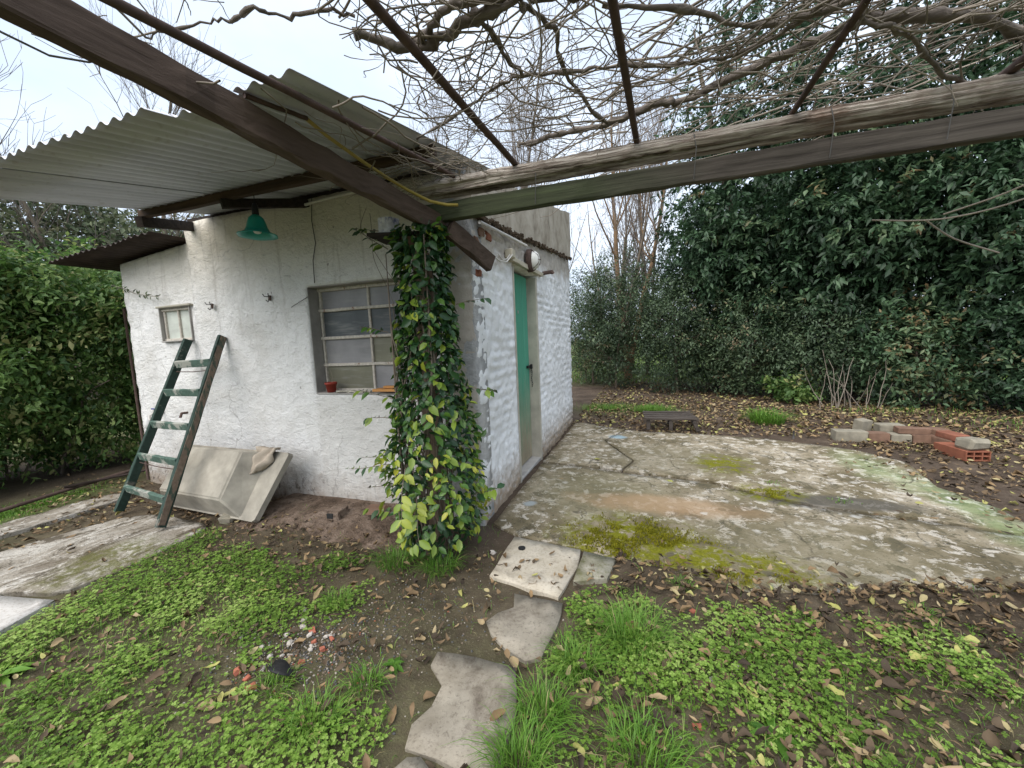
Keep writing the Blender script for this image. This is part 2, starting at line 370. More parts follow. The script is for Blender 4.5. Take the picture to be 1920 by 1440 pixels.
def m_path():
    mat, t, b = mk('old_path_concrete'); p = wpos(t)
    n = noise(t, mapping(t, p, (1.2, 0.8, 1), (0, 0, -0.25)), 2.6, 9, 0.72, 0.5); n2 = noise(t, p, 16, 7, 0.7); n3 = noise(t, p, 70, 4)
    c = ramp(t, n, [(0.3, (0.13, 0.105, 0.075)), (0.5, (0.29, 0.26, 0.215)), (0.7, (0.50, 0.475, 0.43))])
    c = mixc(t, ramp(t, noise(t, mapping(t, p, (1, 0.6, 1), (0, 0, -0.3)), 8, 9, 0.78, 0.6), [(0.53, 0.0), (0.57, 0.85)]), c, (0.55, 0.52, 0.47))
    c = mixc(t, ramp(t, noise(t, mapping(t, p, (1, 0.5, 1), (0, 0, -0.3)), 6, 10, 0.78, 0.8), [(0.53, 0.0), (0.57, 0.9)]), c, (0.095, 0.078, 0.055))
    c = mixc(t, ramp(t, noise(t, p, 28, 8, 0.8), [(0.56, 0.0), (0.60, 0.8)]), c, (0.085, 0.07, 0.05))
    c = mixc(t, mth(t, 'MULTIPLY', mth(t, 'MULTIPLY', ellipse(t, p, -2.15, -1.1, 0.25, 0.28), 0.85), ramp(t, n2, [(0.42, 0.2), (0.55, 1.0)])), c, (0.11, 0.11, 0.03))
    setc(t, b, c, 0.93, 0.2); bump(t, b, mth(t, 'ADD', n2, mth(t, 'MULTIPLY', n3, 0.7)), 0.9, 0.014); return mat
def m_paver(name, lo, hi, speck=(0.25, 0.2, 0.15), dirt=0.4):
    mat, t, b = mk(name); p = wpos(t)
    n = noise(t, p, 6, 7, 0.65); n2 = noise(t, p, 70, 5, 0.7)
    c = ramp(t, n, [(0.3, lo), (0.7, hi)]); c = mixc(t, ramp(t, n2, [(0.52, 0.0), (0.66, 0.6)]), c, speck)
    c = mixc(t, ramp(t, noise(t, p, 4.5, 9, 0.72, 0.6), [(0.53, 0.0), (0.68, dirt)]), c, (0.085, 0.065, 0.05))
    setc(t, b, c, 0.9, 0.2); bump(t, b, n2, 0.4, 0.004); return mat
def m_wood(name, lo, hi, along='Y', moss=None, rough=0.85, scale=1.0):
    mat, t, b = mk(name); p = pos(t)
    st = {'X': (0.6, 14, 14), 'Y': (14, 0.6, 14), 'Z': (14, 14, 0.6)}[along]
    n = noise(t, mapping(t, p, tuple(s*scale for s in st)), 2.2, 8, 0.65, 0.4); n2 = noise(t, p, 5, 5)
    c = ramp(t, n, [(0.25, lo), (0.75, hi)])
    if moss: c = mixc(t, ramp(t, n2, [(0.45, 0.0), (0.65, 0.75)]), c, moss)
    setc(t, b, c, rough, 0.2); bump(t, b, n, 0.8, 0.008); return mat
def m_earth():
    mat, t, b = mk('crumbled_plinth_earth'); p = wpos(t)
    n = noise(t, p, 4, 9, 0.7, 0.5); n2 = noise(t, p, 26, 7, 0.72); n3 = noise(t, p, 90, 4)
    c = ramp(t, n, [(0.3, (0.06, 0.043, 0.032)), (0.48, (0.15, 0.108, 0.08)), (0.62, (0.27, 0.205, 0.16)), (0.75, (0.36, 0.30, 0.25))])
    c = mixc(t, ramp(t, n2, [(0.5, 0.0), (0.64, 0.8)]), c, (0.055, 0.040, 0.030))
    c = mixc(t, ramp(t, n3, [(0.6, 0.0), (0.7, 0.5)]), c, (0.36, 0.31, 0.26))
    setc(t, b, c, 0.95, 0.1); bump(t, b, mth(t, 'ADD', n2, mth(t, 'MULTIPLY', n3, 0.5)), 1.0, 0.02); return mat
def m_log():
    mat, t, b = mk('silvered_split_log'); p = wpos(t)
    n = noise(t, mapping(t, p, (1.0, 20, 20)), 2.0, 8, 0.7, 0.5); n2 = noise(t, p, 4, 5); n3 = noise(t, mapping(t, p, (2, 40, 40)), 2.0, 4)
    c = ramp(t, n, [(0.36, (0.035, 0.024, 0.018)), (0.45, (0.20, 0.165, 0.135)), (0.56, (0.46, 0.415, 0.36)), (0.70, (0.66, 0.61, 0.54))])
    red = mth(t, 'MULTIPLY', ND(t, 'ShaderNodeMapRange', {0: axis_of(t, p, 0), 1: 1.1, 2: 2.0, 3: 0.05, 4: 0.7}).outputs[0], ramp(t, n2, [(0.42, 0.0), (0.58, 1.0)]))
    c = mixc(t, red, c, ramp(t, n3, [(0.3, (0.045, 0.026, 0.018)), (0.7, (0.20, 0.115, 0.075))]))
    setc(t, b, c, 0.9, 0.15); bump(t, b, mth(t, 'ADD', n, mth(t, 'MULTIPLY', n3, 0.4)), 1.0, 0.016); return mat
def m_gbeam():
    mat, t, b = mk('green_stained_timber'); p = wpos(t)
    n = noise(t, mapping(t, p, (0.7, 16, 16)), 2.2, 8, 0.65, 0.4); n2 = noise(t, p, 3, 5)
    c = ramp(t, n, [(0.3, (0.035, 0.029, 0.025)), (0.7, (0.135, 0.117, 0.10))])
    g = mth(t, 'MULTIPLY', ND(t, 'ShaderNodeMapRange', {0: mth(t, 'ADD', axis_of(t, p, 0), n2), 1: 2.0, 2: 1.2, 3: 0.0, 4: 1.0}).outputs[0], ramp(t, n, [(0.25, 0.55), (0.7, 0.95)]))
    c = mixc(t, g, c, ramp(t, n, [(0.3, (0.030, 0.042, 0.020)), (0.7, (0.085, 0.105, 0.055))]))
    setc(t, b, c, 0.9, 0.15); bump(t, b, n, 0.7, 0.008); return mat
def m_leaf(name, stops, rough=0.45, spec=0.4, trans=0.25, attr='tint'):
    mat, t, b = mk(name)
    if attr == 'random': f = ND(t, 'ShaderNodeObjectInfo').outputs['Random']
    else: f = ND(t, 'ShaderNodeAttribute', None, attribute_name='tint').outputs['Fac']
    c = ramp(t, f, stops); setc(t, b, c, rough, spec)
    if trans:
        tr = ND(t, 'ShaderNodeBsdfTranslucent', {'Color': c}); ms = ND(t, 'ShaderNodeMixShader', {0: trans})
        t.links.new(b.outputs[0], ms.inputs[1]); t.links.new(tr.outputs[0], ms.inputs[2])
        t.links.new(ms.outputs[0], t.nodes['Material Output'].inputs['Surface'])
    return mat
def m_dead():
    mat, t, b = mk('dead_leaf'); p = pos(t)
    f = ND(t, 'ShaderNodeAttribute', None, attribute_name='tint').outputs['Fac']
    c = ramp(t, f, [(0.0, (0.034, 0.027, 0.019)), (0.3, (0.092, 0.068, 0.042)), (0.55, (0.20, 0.135, 0.072)), (0.72, (0.33, 0.225, 0.115)), (0.88, (0.42, 0.345, 0.20)), (1.0, (0.46, 0.47, 0.13))])
    c = mixc(t, mth(t, 'MULTIPLY', noise(t, p, 60, 4), 0.5), c, (0.07, 0.045, 0.03))
    setc(t, b, c, 0.75, 0.25); return mat
def m_door():
    mat, t, b = mk('worn_green_door_paint'); p = wpos(t)
    n = noise(t, mapping(t, p, (20, 20, 0.9)), 2.0, 7, 0.6); n2 = noise(t, p, 3, 5); z = axis_of(t, p, 2)
    c = ramp(t, n, [(0.3, (0.060, 0.27, 0.175)), (0.7, (0.095, 0.36, 0.25))])
    wear = ND(t, 'ShaderNodeMapRange', {0: mth(t, 'SUBTRACT', z, mth(t, 'MULTIPLY', n, 1.5)), 1: 0.25, 2: -0.6, 3: 0.0, 4: 0.9}).outputs[0]
    c = mixc(t, wear, c, ramp(t, n2, [(0.3, (0.22, 0.16, 0.10)), (0.7, (0.40, 0.31, 0.22))]))
    setc(t, b, c, 0.6, 0.35); bump(t, b, n, 0.4, 0.004); return mat
def m_chipped(name, col, under, thr=0.56, along=(3, 3, 1)):
    mat, t, b = mk(name); p = wpos(t)
    n = noise(t, mapping(t, p, along), 9, 7, 0.65); n2 = noise(t, p, 40, 4)
    c = ramp(t, n2, [(0.3, tuple(x*0.75 for x in col)), (0.7, tuple(x*1.2 for x in col))])
    c = mixc(t, ramp(t, n, [(thr, 0.0), (thr+0.07, 0.9)]), c, under)
    setc(t, b, c, 0.7, 0.3); bump(t, b, n, 0.4, 0.004); return mat
def m_glass():
    mat, t, b = mk('dusty_window_glass'); p = wpos(t); r = ND(t, 'ShaderNodeObjectInfo').outputs['Random']
    n = noise(t, p, 5, 6); n2 = noise(t, mapping(t, p, (1, 1, 6)), 7, 5)
    c = ramp(t, r, [(0.0, (0.11, 0.12, 0.115)), (0.4, (0.17, 0.175, 0.17)), (1.0, (0.27, 0.27, 0.265))])
    c = mixc(t, ramp(t, mth(t, 'MULTIPLY', n, n2), [(0.15, 0.0), (0.45, 0.6)]), c, (0.30, 0.29, 0.26))
    setc(t, b, c, 0.22, 0.6); return mat
def m_zinc():
    mat, t, b = mk('galvanised_corrugated_iron'); p = wpos(t)
    n = noise(t, mapping(t, p, (3, 0.5, 1)), 2, 7, 0.6); n2 = noise(t, p, 25, 5)
    c = ramp(t, n, [(0.3, (0.44, 0.455, 0.50)), (0.7, (0.60, 0.615, 0.66))])
    c = mixc(t, ramp(t, n2, [(0.58, 0.0), (0.75, 0.4)]), c, (0.25, 0.23, 0.20))
    setc(t, b, c, 0.55, 0.4, 0.25); return mat

MAT = dict(
    front=m_plaster_front(), side=m_plaster_side(), parapet=m_parapet(), soil=m_soil(), patio=m_patio(), path=m_path(),
    paver=m_paver('cream_paver', (0.40, 0.35, 0.265), (0.56, 0.51, 0.42)), paver2=m_paver('grey_flagstone', (0.20, 0.175, 0.135), (0.36, 0.325, 0.265), (0.11, 0.09, 0.068), 0.8),
    tile=m_paver('pale_grit_tile', (0.50, 0.48, 0.45), (0.60, 0.58, 0.55)), mossy=m_paver('mossy_concrete', (0.10, 0.10, 0.04), (0.42, 0.39, 0.33), (0.10, 0.11, 0.02)),
    cement=simple('grey_cement', (0.42, 0.40, 0.375), 0.9, 0.2, var=0.25), cream=simple('cream_lintel_paint', (0.52, 0.475, 0.37), 0.8, var=0.2),
    jamb=simple('weathered_jamb_paint', (0.46, 0.43, 0.36), 0.75, var=0.25), frame=m_chipped('peeling_cream_steel', (0.50, 0.46, 0.40), (0.22, 0.10, 0.06), 0.60),
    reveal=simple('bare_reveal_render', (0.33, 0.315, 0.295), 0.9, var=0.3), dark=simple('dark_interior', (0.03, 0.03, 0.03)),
    beam=m_wood('dark_weathered_timber', (0.050, 0.034, 0.026), (0.135, 0.098, 0.078), 'Y'),
    gbeam=m_gbeam(), log=m_log(),
    blackwood=m_wood('blackened_timber', (0.012, 0.010, 0.009), (0.055, 0.042, 0.034), 'X'),
    rust=simple('rusty_steel', (0.085, 0.055, 0.045), 0.8, var=0.5, scale=20), darkrust=simple('rusted_sheet', (0.05, 0.035, 0.03), 0.7, var=0.5),
    purlin=m_wood('rust_stained_purlin', (0.018, 0.014, 0.012), (0.095, 0.060, 0.036), 'X'),
    vine=m_wood('vine_bark', (0.055, 0.045, 0.038), (0.25, 0.215, 0.185), 'X', scale=1.6), twig=simple('vine_cane', (0.25, 0.215, 0.175), 0.8, var=0.5, scale=3, bumps=0),
    bark=simple('grey_bark', (0.16, 0.13, 0.10), 0.9, var=0.4, scale=6), barkb=simple('brown_bark', (0.22, 0.145, 0.085), 0.9, var=0.35, scale=6),
    baretwig=simple('distant_twig', (0.20, 0.17, 0.16), 0.9, var=0.25, scale=1, bumps=0),
    zinc=m_zinc(), door=m_door(), ladder=m_chipped('dark_green_ladder_paint', (0.024, 0.048, 0.038), (0.17, 0.165, 0.14), 0.60, (1, 1, 1)),
    rung=m_chipped('worn_green_rung_paint', (0.070, 0.120, 0.095), (0.34, 0.34, 0.30), 0.52, (1, 1, 1)), ladderbare=m_chipped('bare_ladder_wood', (0.19, 0.14, 0.105), (0.04, 0.075, 0.055), 0.52),
    glass=m_glass(), basin=simple('cast_concrete', (0.33, 0.305, 0.255), 0.9, 0.2, var=0.45, scale=6, bdist=0.006), rag=simple('dirty_cloth', (0.42, 0.36, 0.29), 0.95, 0.1, var=0.2),
    pot=simple('red_plastic_pot', (0.30, 0.045, 0.03), 0.5, var=0.15, bumps=0), plank=simple('orange_plank', (0.55, 0.27, 0.09), 0.7, var=0.25),
    brick=simple('red_brick', (0.24, 0.095, 0.06), 0.9, var=0.35, scale=14), oldbrick=simple('weathered_brick', (0.19, 0.115, 0.08), 0.92, var=0.4, scale=12),
    block=simple('grey_rubble_block', (0.27, 0.245, 0.19), 0.92, var=0.35, scale=12), hollow=simple('orange_hollow_clay', (0.26, 0.095, 0.055), 0.85, var=0.25, scale=12),
    teal=simple('teal_glass_shade', (0.006, 0.30, 0.245), 0.35, 0.5, var=0.15, bumps=0), bulb=simple('frosted_bulb', (0.75, 0.74, 0.70), 0.3, var=0.05, bumps=0),
    black=simple('black_metal', (0.015, 0.015, 0.016), 0.5, var=0.3), white=simple('white_plastic', (0.72, 0.72, 0.70), 0.5, var=0.1, bumps=0),
    conduit=simple('white_conduit', (0.60, 0.58, 0.54), 0.6, var=0.15, bumps=0), hose=simple('yellow_hose', (0.40, 0.31, 0.075), 0.55, var=0.2, bumps=0),
    wire=simple('grey_wire', (0.12, 0.115, 0.11), 0.6, bumps=0), stone=simple('pale_pebble', (0.47, 0.43, 0.38), 0.9, var=0.35, scale=20), gstone=simple('grey_pebble', (0.20, 0.195, 0.19), 0.9, var=0.4, scale=20),
    can=m_chipped('blue_and_white_tin', (0.62, 0.62, 0.62), (0.08, 0.11, 0.28), 0.58), greypost=simple('post_masonry', (0.26, 0.19, 0.14), 0.9, var=0.4),
    slat=m_wood('grey_bench_timber', (0.035, 0.029, 0.025), (0.13, 0.11, 0.095), 'X'), earth=m_earth(),
    ever=m_leaf('glossy_privet_leaf', [(0.0, (0.020, 0.042, 0.022)), (0.45, (0.046, 0.095, 0.046)), (0.75, (0.095, 0.165, 0.080)), (0.93, (0.16, 0.22, 0.11)), (1.0, (0.22, 0.16, 0.08))], 0.45, 0.4, 0.3),
    shrub=m_leaf('fine_shrub_leaf', [(0.0, (0.032, 0.055, 0.030)), (0.5, (0.076, 0.120, 0.060)), (0.85, (0.13, 0.18, 0.085)), (1.0, (0.22, 0.165, 0.10))], 0.5, 0.4, 0.25),
    hedge=m_leaf('hedge_leaf', [(0.0, (0.035, 0.085, 0.022)), (0.5, (0.11, 0.205, 0.050)), (0.85, (0.22, 0.31, 0.09)), (1.0, (0.36, 0.36, 0.15))], 0.5, 0.4, 0.4),
    far=m_leaf('far_leaf', [(0.0, (0.07, 0.10, 0.055)), (0.5, (0.15, 0.18, 0.095)), (1.0, (0.28, 0.27, 0.18))], 0.6, 0.3, 0.25),
    creeper=m_leaf('creeper_leaf', [(0.0, (0.010, 0.032, 0.014)), (0.45, (0.026, 0.078, 0.022)), (0.7, (0.085, 0.18, 0.025)), (0.9, (0.27, 0.34, 0.035)), (1.0, (0.40, 0.40, 0.05))], 0.38, 0.5, 0.2),
    clover=m_leaf('clover_leaf', [(0.0, (0.085, 0.160, 0.022)), (0.5, (0.195, 0.325, 0.048)), (1.0, (0.34, 0.46, 0.12))], 0.55, 0.3, 0.3),
    grass=m_leaf('grass_blade', [(0.0, (0.055, 0.140, 0.016)), (0.5, (0.125, 0.27, 0.032)), (0.9, (0.23, 0.36, 0.07)), (1.0, (0.38, 0.32, 0.16))], 0.5, 0.35, 0.3),
    moss=m_leaf('moss', [(0.0, (0.085, 0.085, 0.006)), (1.0, (0.28, 0.26, 0.02))], 0.9, 0.1, 0.2), dead=m_dead(),
)

# ------------------------------------------------------------------ ground
PATIO = [(0.06,0.03),(0.30,-0.12),(0.72,-0.18),(0.96,-0.25),(1.32,-0.33),(1.62,-0.42),(2.1,-0.27),(2.9,-0.02),(3.6,0.15),(3.75,0.55),
         (3.40,0.78),(3.42,1.05),(3.30,1.45),(3.46,2.15),(3.22,2.52),(2.92,2.72),(2.5,2.9),(1.75,3.02),(1.09,3.06),(0.5,3.3),(0.16,3.56),(0.06,3.5)]
def inpoly(x, y, poly):
    x = np.asarray(x); y = np.asarray(y); r = np.zeros(x.shape, bool); n = len(poly)
    for i in range(n):
        x0, y0 = poly[i]; x1, y1 = poly[(i+1) % n]
        c = ((y0 > y) != (y1 > y)) & (x < (x1-x0)*(y-y0)/((y1-y0) or 1e-9)+x0); r ^= c
    return r
def gauss(x, y, cx, cy, rx, ry): return np.exp(-(((x-cx)/rx)**2+((y-cy)/ry)**2))
def ground_h(x, y):
    x = np.asarray(x, float); y = np.asarray(y, float)
    near = np.exp(-((x/9)**2+(y/9)**2))
    h = (fbm(x*1.3, y*1.3, 3, 4)-0.5)*0.07*near + (fbm(x*9, y*9, 5, 3)-0.5)*0.02*near - 0.006
    h = h + 0.035*np.clip(1-np.abs(y+0.20)/0.33, 0, 1)*((x > -2.2) & (x < -0.35))*np.clip((x+2.2)/0.4, 0, 1)*np.clip((-0.35-x)/0.2, 0, 1)
    h = h + 0.05*gauss(x, y, -4.2, 0.3, 0.7, 0.7)
    inside = inpoly(x, y, [(0.0,-0.02),(0.3,-0.2),(0.72,-0.26),(1.6,-0.5),(2.9,-0.1),(3.7,0.1),(3.8,0.7),(3.5,2.2),(2.9,2.8),(1.75,3.1),(0,3.6)])
    h = np.where(inside, np.minimum(h, -0.012), h)
    fy = np.interp(x, [0.9, 0.96, 1.32, 1.62, 2.1, 2.9, 3.6], [-9, -0.25, -0.33, -0.42, -0.27, -0.02, 0.15])
    h = h + 0.030*np.exp(-((y-fy+0.03)/0.06)**2)*(0.3+1.4*fbm(x*6, y*6, 19, 3))*((x > 0.95) & (x < 3.7))
    pth = inpoly(x, y, [(-3.8,-1.4),(-3.8,-0.15),(-2.95,-0.25),(-1.95,-0.5),(-1.85,-1.5),(-2.6,-1.75)])
    h = np.where(pth, np.minimum(h, -0.008), h)
    st = inpoly(x, y, [(0.25,-0.6),(0.25,-0.1),(0.76,-0.18),(0.98,-0.2),(0.95,-0.52),(0.75,-0.75),(0.74,-1.1),(0.7,-1.62),(0.34,-1.62),(0.33,-1.35),(0.25,-1.15)])
    h = np.where(st, np.minimum(h, 0.0), h)
    h = h + 0.0022*np.clip(np.hypot(x, y)-14, 0, 200)*0.0
    return h
def lawnw(x, y):
    far = np.clip((np.hypot(x-1, y-1)-7.5)/2.0, 0, 1)*0.9
    near = 0.25*np.clip(1-np.abs(y+1.6)/1.6, 0, 1)
    strip = 0.8*gauss(x, y, 0.8, 4.9, 0.8, 0.5) + 0.8*gauss(x, y, -4.1, -0.75, 0.35, 0.9)
    return np.clip(far+near+strip, 0, 1)
def axis_grid(c0, c1, step, far):
    a = list(np.arange(c0, c1+1e-6, step)); s = step
    lo = []; v = c0
    while v > -far: s *= 1.35; v -= s; lo.append(v)
    hi = []; v = a[-1]; s = step
    while v < far: s *= 1.35; v += s; hi.append(v)
    return np.array(lo[::-1]+a+hi)
gx = axis_grid(-4.6, 4.6, 0.04, 160); gy = axis_grid(-2.7, 5.2, 0.04, 160)
GX, GY = np.meshgrid(gx, gy)
GZ = ground_h(GX, GY)
V = np.stack([GX.ravel(), GY.ravel(), GZ.ravel()], 1)
nx, ny = len(gx), len(gy)
i = np.arange(nx-1)[None, :]+np.arange(ny-1)[:, None]*nx
F = np.stack([i, i+1, i+nx+1, i+nx], -1).reshape(-1, 4)
tag(link('ground', mesh_np('ground', V, F, MAT['soil'], lawnw(V[:, 0], V[:, 1]), smooth=True)), kind='structure')

def slab_mesh(name, poly, z0, z1, mat, rough=0.006, step=0.06, bev=0.012, dome=0.0):
    """irregular slab with a worn rim and uneven top: one closed mesh"""
    poly = np.array(poly, float); P = []
    for a, b in zip(poly, np.roll(poly, -1, 0)):
        k = max(1, int(np.linalg.norm(b-a)/step))
        for q in range(k): P.append(a+(b-a)*q/k)
    P = np.array(P); P += (np.stack([fbm(P[:, 0]*11, P[:, 1]*11, 9), fbm(P[:, 0]*11, P[:, 1]*11, 31)], 1)-0.5)*rough*4
    bm = bmesh.new()
    c = P.mean(0)
    vs = [bm.verts.new((x, y, z1)) for x, y in P]
    top = bm.faces.new(vs)
    if top.normal.z < 0: top.normal_flip()
    bm.normal_update()
    if bm.faces[:][0].normal.z < 0: bmesh.ops.reverse_faces(bm, faces=bm.faces[:])
    r = bmesh.ops.inset_region(bm, faces=bm.faces[:], thickness=bev, depth=0.0)
    inner = [f for f in bm.faces if f not in r['faces']]
    bmesh.ops.triangulate(bm, faces=inner)
    rim = {v for e in bm.edges if e.is_boundary for v in e.verts}
    for v in rim: v.co.z -= bev*0.7
    for _ in range(4):
        long_e = [e for e in bm.edges if e.calc_length() > step*2.2 and not e.is_boundary]
        if not long_e: break
        bmesh.ops.subdivide_edges(bm, edges=long_e, cuts=1)
        bmesh.ops.triangulate(bm, faces=[f for f in bm.faces if len(f.verts) > 3])
    for v in bm.verts:
        if v not in rim: v.co.z += (float(fbm(v.co.x*2.2, v.co.y*2.2, 12))-0.5)*0.02*(rough/0.006) + (float(fbm(v.co.x*14, v.co.y*14, 13))-0.5)*rough
    be = [e for e in bm.edges if e.is_boundary]
    ex = bmesh.ops.extrude_edge_only(bm, edges=be)
    for g in ex['geom']:
        if isinstance(g, bmesh.types.BMVert): g.co.z = z0
    me = bpy.data.meshes.new(name); bm.to_mesh(me); bm.free(); me.materials.append(mat)
    me.polygons.foreach_set('use_smooth', [abs(p.normal.z) > 0.8 for p in me.polygons])
    return me

def chaikin(P, k=2):
    P = np.array(P, float)
    for _ in range(k): Q = np.roll(P, -1, 0); P = np.stack([P*0.78+Q*0.22, P*0.22+Q*0.78], 1).reshape(-1, 2)
    return P
# patio: slabs parted by the cracks one sees
patio = thing('patio', None, None, (1.6, 1.3, 0)); tag(patio, kind='structure')
PA = [(0.06,0.03),(0.30,-0.12),(0.72,-0.18),(0.96,-0.25),(1.32,-0.33),(1.62,-0.42),(2.1,-0.27),(2.9,-0.02),(3.6,0.15),(3.75,0.5),(3.14,0.67),(2.79,0.755),(2.3,0.815),(1.64,1.19),(1.33,1.235),(0.86,1.335),(0.54,1.405),(0.06,1.46)]
PB = [(3.75,0.53),(3.42,0.78),(3.44,1.05),(3.32,1.45),(3.46,2.15),(3.22,2.52),(2.92,2.72),(2.5,2.9),(1.75,3.02),(1.09,3.06),(0.84,3.15),(0.62,2.51),(0.845,2.01),(0.995,1.73),(0.9,1.375),(1.34,1.272),(1.65,1.228),(2.31,0.845),(2.8,0.775),(3.15,0.69)]
PD = [(0.82,3.16),(0.5,3.3),(0.16,3.56),(0.06,3.5),(0.06,1.495),(0.54,1.437),(0.872,1.375),(0.975,1.72),(0.82,1.99),(0.6,2.5)]
for poly, dz in ((PA, -0.016), (PB, -0.008), (PD, -0.004)):
    link('slab', slab_mesh('slab', poly, -0.08, 0.028+dz, MAT['patio'], 0.007), patio)

path = thing('path', None, None, (-2.7, -0.9, 0)); tag(path, kind='structure')
for poly, z in (([(-3.95,-1.55),(-3.80,-0.95),(-3.74,-0.45),(-3.70,-0.2),(-3.46,-0.24),(-3.42,-0.60),(-3.46,-1.0),(-3.52,-1.55)], 0.035),
                ([(-3.06,-1.72),(-3.10,-1.25),(-3.02,-0.80),(-2.93,-0.58),(-2.62,-0.50),(-2.30,-0.53),(-2.05,-0.56),(-1.98,-0.68),(-1.96,-1.05),(-1.99,-1.40),(-2.36,-1.50),(-2.6,-1.66)], 0.022)):
    link('slab', slab_mesh('slab', chaikin(poly, 2), -0.06, z, MAT['path'], 0.012), path)
t_ = link('tile', slab_mesh('tile', [(-2.75,-1.62),(-1.87,-1.465),(-1.76,-1.80),(-2.6,-1.98)], -0.04, 0.045, MAT['tile'], 0.001, bev=0.004))
tag(t_, 'pale smooth tile at the left edge, ending the old concrete path', 'tile')

# stepping stones
def paver(poly, z, mat, label, rough=0.0035, zb=-0.05):
    P = np.array(poly, float); c = P.mean(0)
    P = P*1.0
    me = slab_mesh('paver', P, zb, z, mat, rough, bev=0.006)
    me.transform(Matrix.Translation((-c[0], -c[1], 0)))
    o = link('paver', me); o.location = (c[0], c[1], 0)
    return tag(o, label, 'paver', 'stepping stones to the patio')
paver([(0.29,-0.61),(0.28,-0.15),(0.73,-0.21),(0.745,-0.40),(0.70,-0.70),(0.52,-0.665)], 0.016, MAT['paver'], 'square cream paver with a dark round hole by the patio corner')
paver([(0.47,-0.72),(0.73,-0.73),(0.735,-0.9),(0.71,-1.09),(0.65,-1.13),(0.55,-1.09),(0.46,-1.02),(0.41,-0.95),(0.44,-0.88),(0.50,-0.82)], 0.010, MAT['paver2'], 'broken grey flagstone half buried in soil, in front of the square paver')
paver([(0.28,-1.18),(0.45,-1.165),(0.62,-1.17),(0.67,-1.29),(0.69,-1.38),(0.70,-1.5),(0.69,-1.57),(0.62,-1.60),(0.5,-1.58),(0.38,-1.58),(0.355,-1.50),(0.385,-1.42),(0.38,-1.33),(0.29,-1.26)], 0.014, MAT['paver2'], 'largest grey flagstone at the bottom of the picture beside long grass')
paver([(0.37,-1.68),(0.405,-1.61),(0.45,-1.595),(0.50,-1.625),(0.52,-1.70)], 0.022, MAT['paver2'], 'small grey flagstone corner at the bottom edge of the picture')
paver([(0.755,-0.235),(0.95,-0.265),(0.92,-0.48),(0.75,-0.56)], 0.024, MAT['mossy'], 'small mossy concrete piece right of the square cream paver')
h_ = MB(); h_.add(*lathe([(0.0, 0.0195), (0.019, 0.0195), (0.023, 0.018), (0.023, 0.0)], 14, (0.375, -0.285, 0))); 
pv = [o for o in C.objects if o.name == 'paver'][0]
h_.build('hole_shade', MAT['black'], pv)  # black disc stands for the shade inside the paver's round hole

# ------------------------------------------------------------------ the shed
shed = thing('shed', 'whitewashed masonry shed with corrugated overhanging roof and green door', 'shed', (0, 0, 0))
def cuts(a, b, step, marks):
    ms = sorted({a, b, *[x for x in marks if a < x < b]}); r = []
    for p, q in zip(ms[:-1], ms[1:]):
        k = max(1, int(round((q-p)/step))); r += [p+(q-p)*i/k for i in range(k)]
    return np.array(r+[b])
def wall_skin(name, mat, u0, u1, zt, opens, to3, amp, disp, step=0.045, zflat=2.1, z0=-0.15, back=0.2):
    """front face with relief, pierced by openings, closed with a top, reveals and a back"""
    us = cuts(u0, u1, step, [q for o in opens for q in o[:2]])
    zs = cuts(z0, zflat, step, [q for o in opens for q in o[2:]])
    k = 8
    U, Z = np.meshgrid(us, np.concatenate([zs, np.zeros(k)]))
    for q in range(k): Z[len(zs)+q] = zflat+(zt(us)-zflat)*(q+1)/k
    D = disp(U, Z)*amp
    for o in opens:
        D = np.where((U > o[0]-1e-4) & (U < o[1]+1e-4) & (Z > o[2]-1e-4) & (Z < o[3]+1e-4), 0.0, D)
    n, m_ = U.shape
    Vf = np.stack([U.ravel(), D.ravel(), Z.ravel()], 1); Vb = np.stack([U.ravel(), np.full(U.size, -back), Z.ravel()], 1)
    V = np.concatenate([Vf, Vb]); off = len(Vf)
    keep = np.ones((n-1, m_-1), bool)
    uc = (us[1:]+us[:-1])/2
    for o in opens:
        zc = (Z[1:, :-1]+Z[:-1, :-1])/2
        keep &= ~((uc[None, :] > o[0]) & (uc[None, :] < o[1]) & (zc > o[2]) & (zc < o[3]))
    F = []
    for a in range(n-1):
        for b in range(m_-1):
            if not keep[a, b]: continue
            i = a*m_+b; q = (i, i+1, i+m_+1, i+m_); F.append(q); F.append(tuple(off+x for x in reversed(q)))
            for (da, db, e) in ((-1, 0, (i+1, i)), (1, 0, (i+m_, i+m_+1)), (0, -1, (i, i+m_)), (0, 1, (i+m_+1, i+1))):
                aa, bb = a+da, b+db
                if not (0 <= aa < n-1 and 0 <= bb < m_-1) or not keep[aa, bb]:
                    F.append((e[0], e[1], off+e[1], off+e[0]))
    W3 = to3(V)
    me = mesh_np(name, W3, np.array(F), mat)
    return link(name, me, shed)
def d_front(u, z): return (fbm(u*3.2, z*3.2, 41, 5)-0.5)*1.6+(fbm(u*16, z*16, 44, 3)-0.5)*0.9
def d_side(u, z):
    z = z+0.03*(fbm(u*2.2, z*2.2, 33, 2)-0.5); course = np.abs(((z/0.078) % 1)-0.5)*2
    off = (np.floor(z/0.078) % 2)*0.5
    joint = np.abs((((u/0.25)+off) % 1)-0.5)*2
    g = np.clip((course-0.72)/0.28, 0, 1)*0.9+np.clip((joint-0.9)/0.1, 0, 1)*0.5
    return (fbm(u*9, z*15, 51, 4)-0.5)*1.3-g*1.15*np.clip(fbm(u*2.5, z*2.5, 77, 3)*2-0.40, 0, 1)+(fbm(u*24, z*30, 55, 3)-0.5)*1.6
WIN = (-1.44, -0.40, 0.95, 1.81); AWIN = (-3.25, -2.83, 1.44, 1.76); DOOR = (0.88, 1.71, -0.15, 2.0)
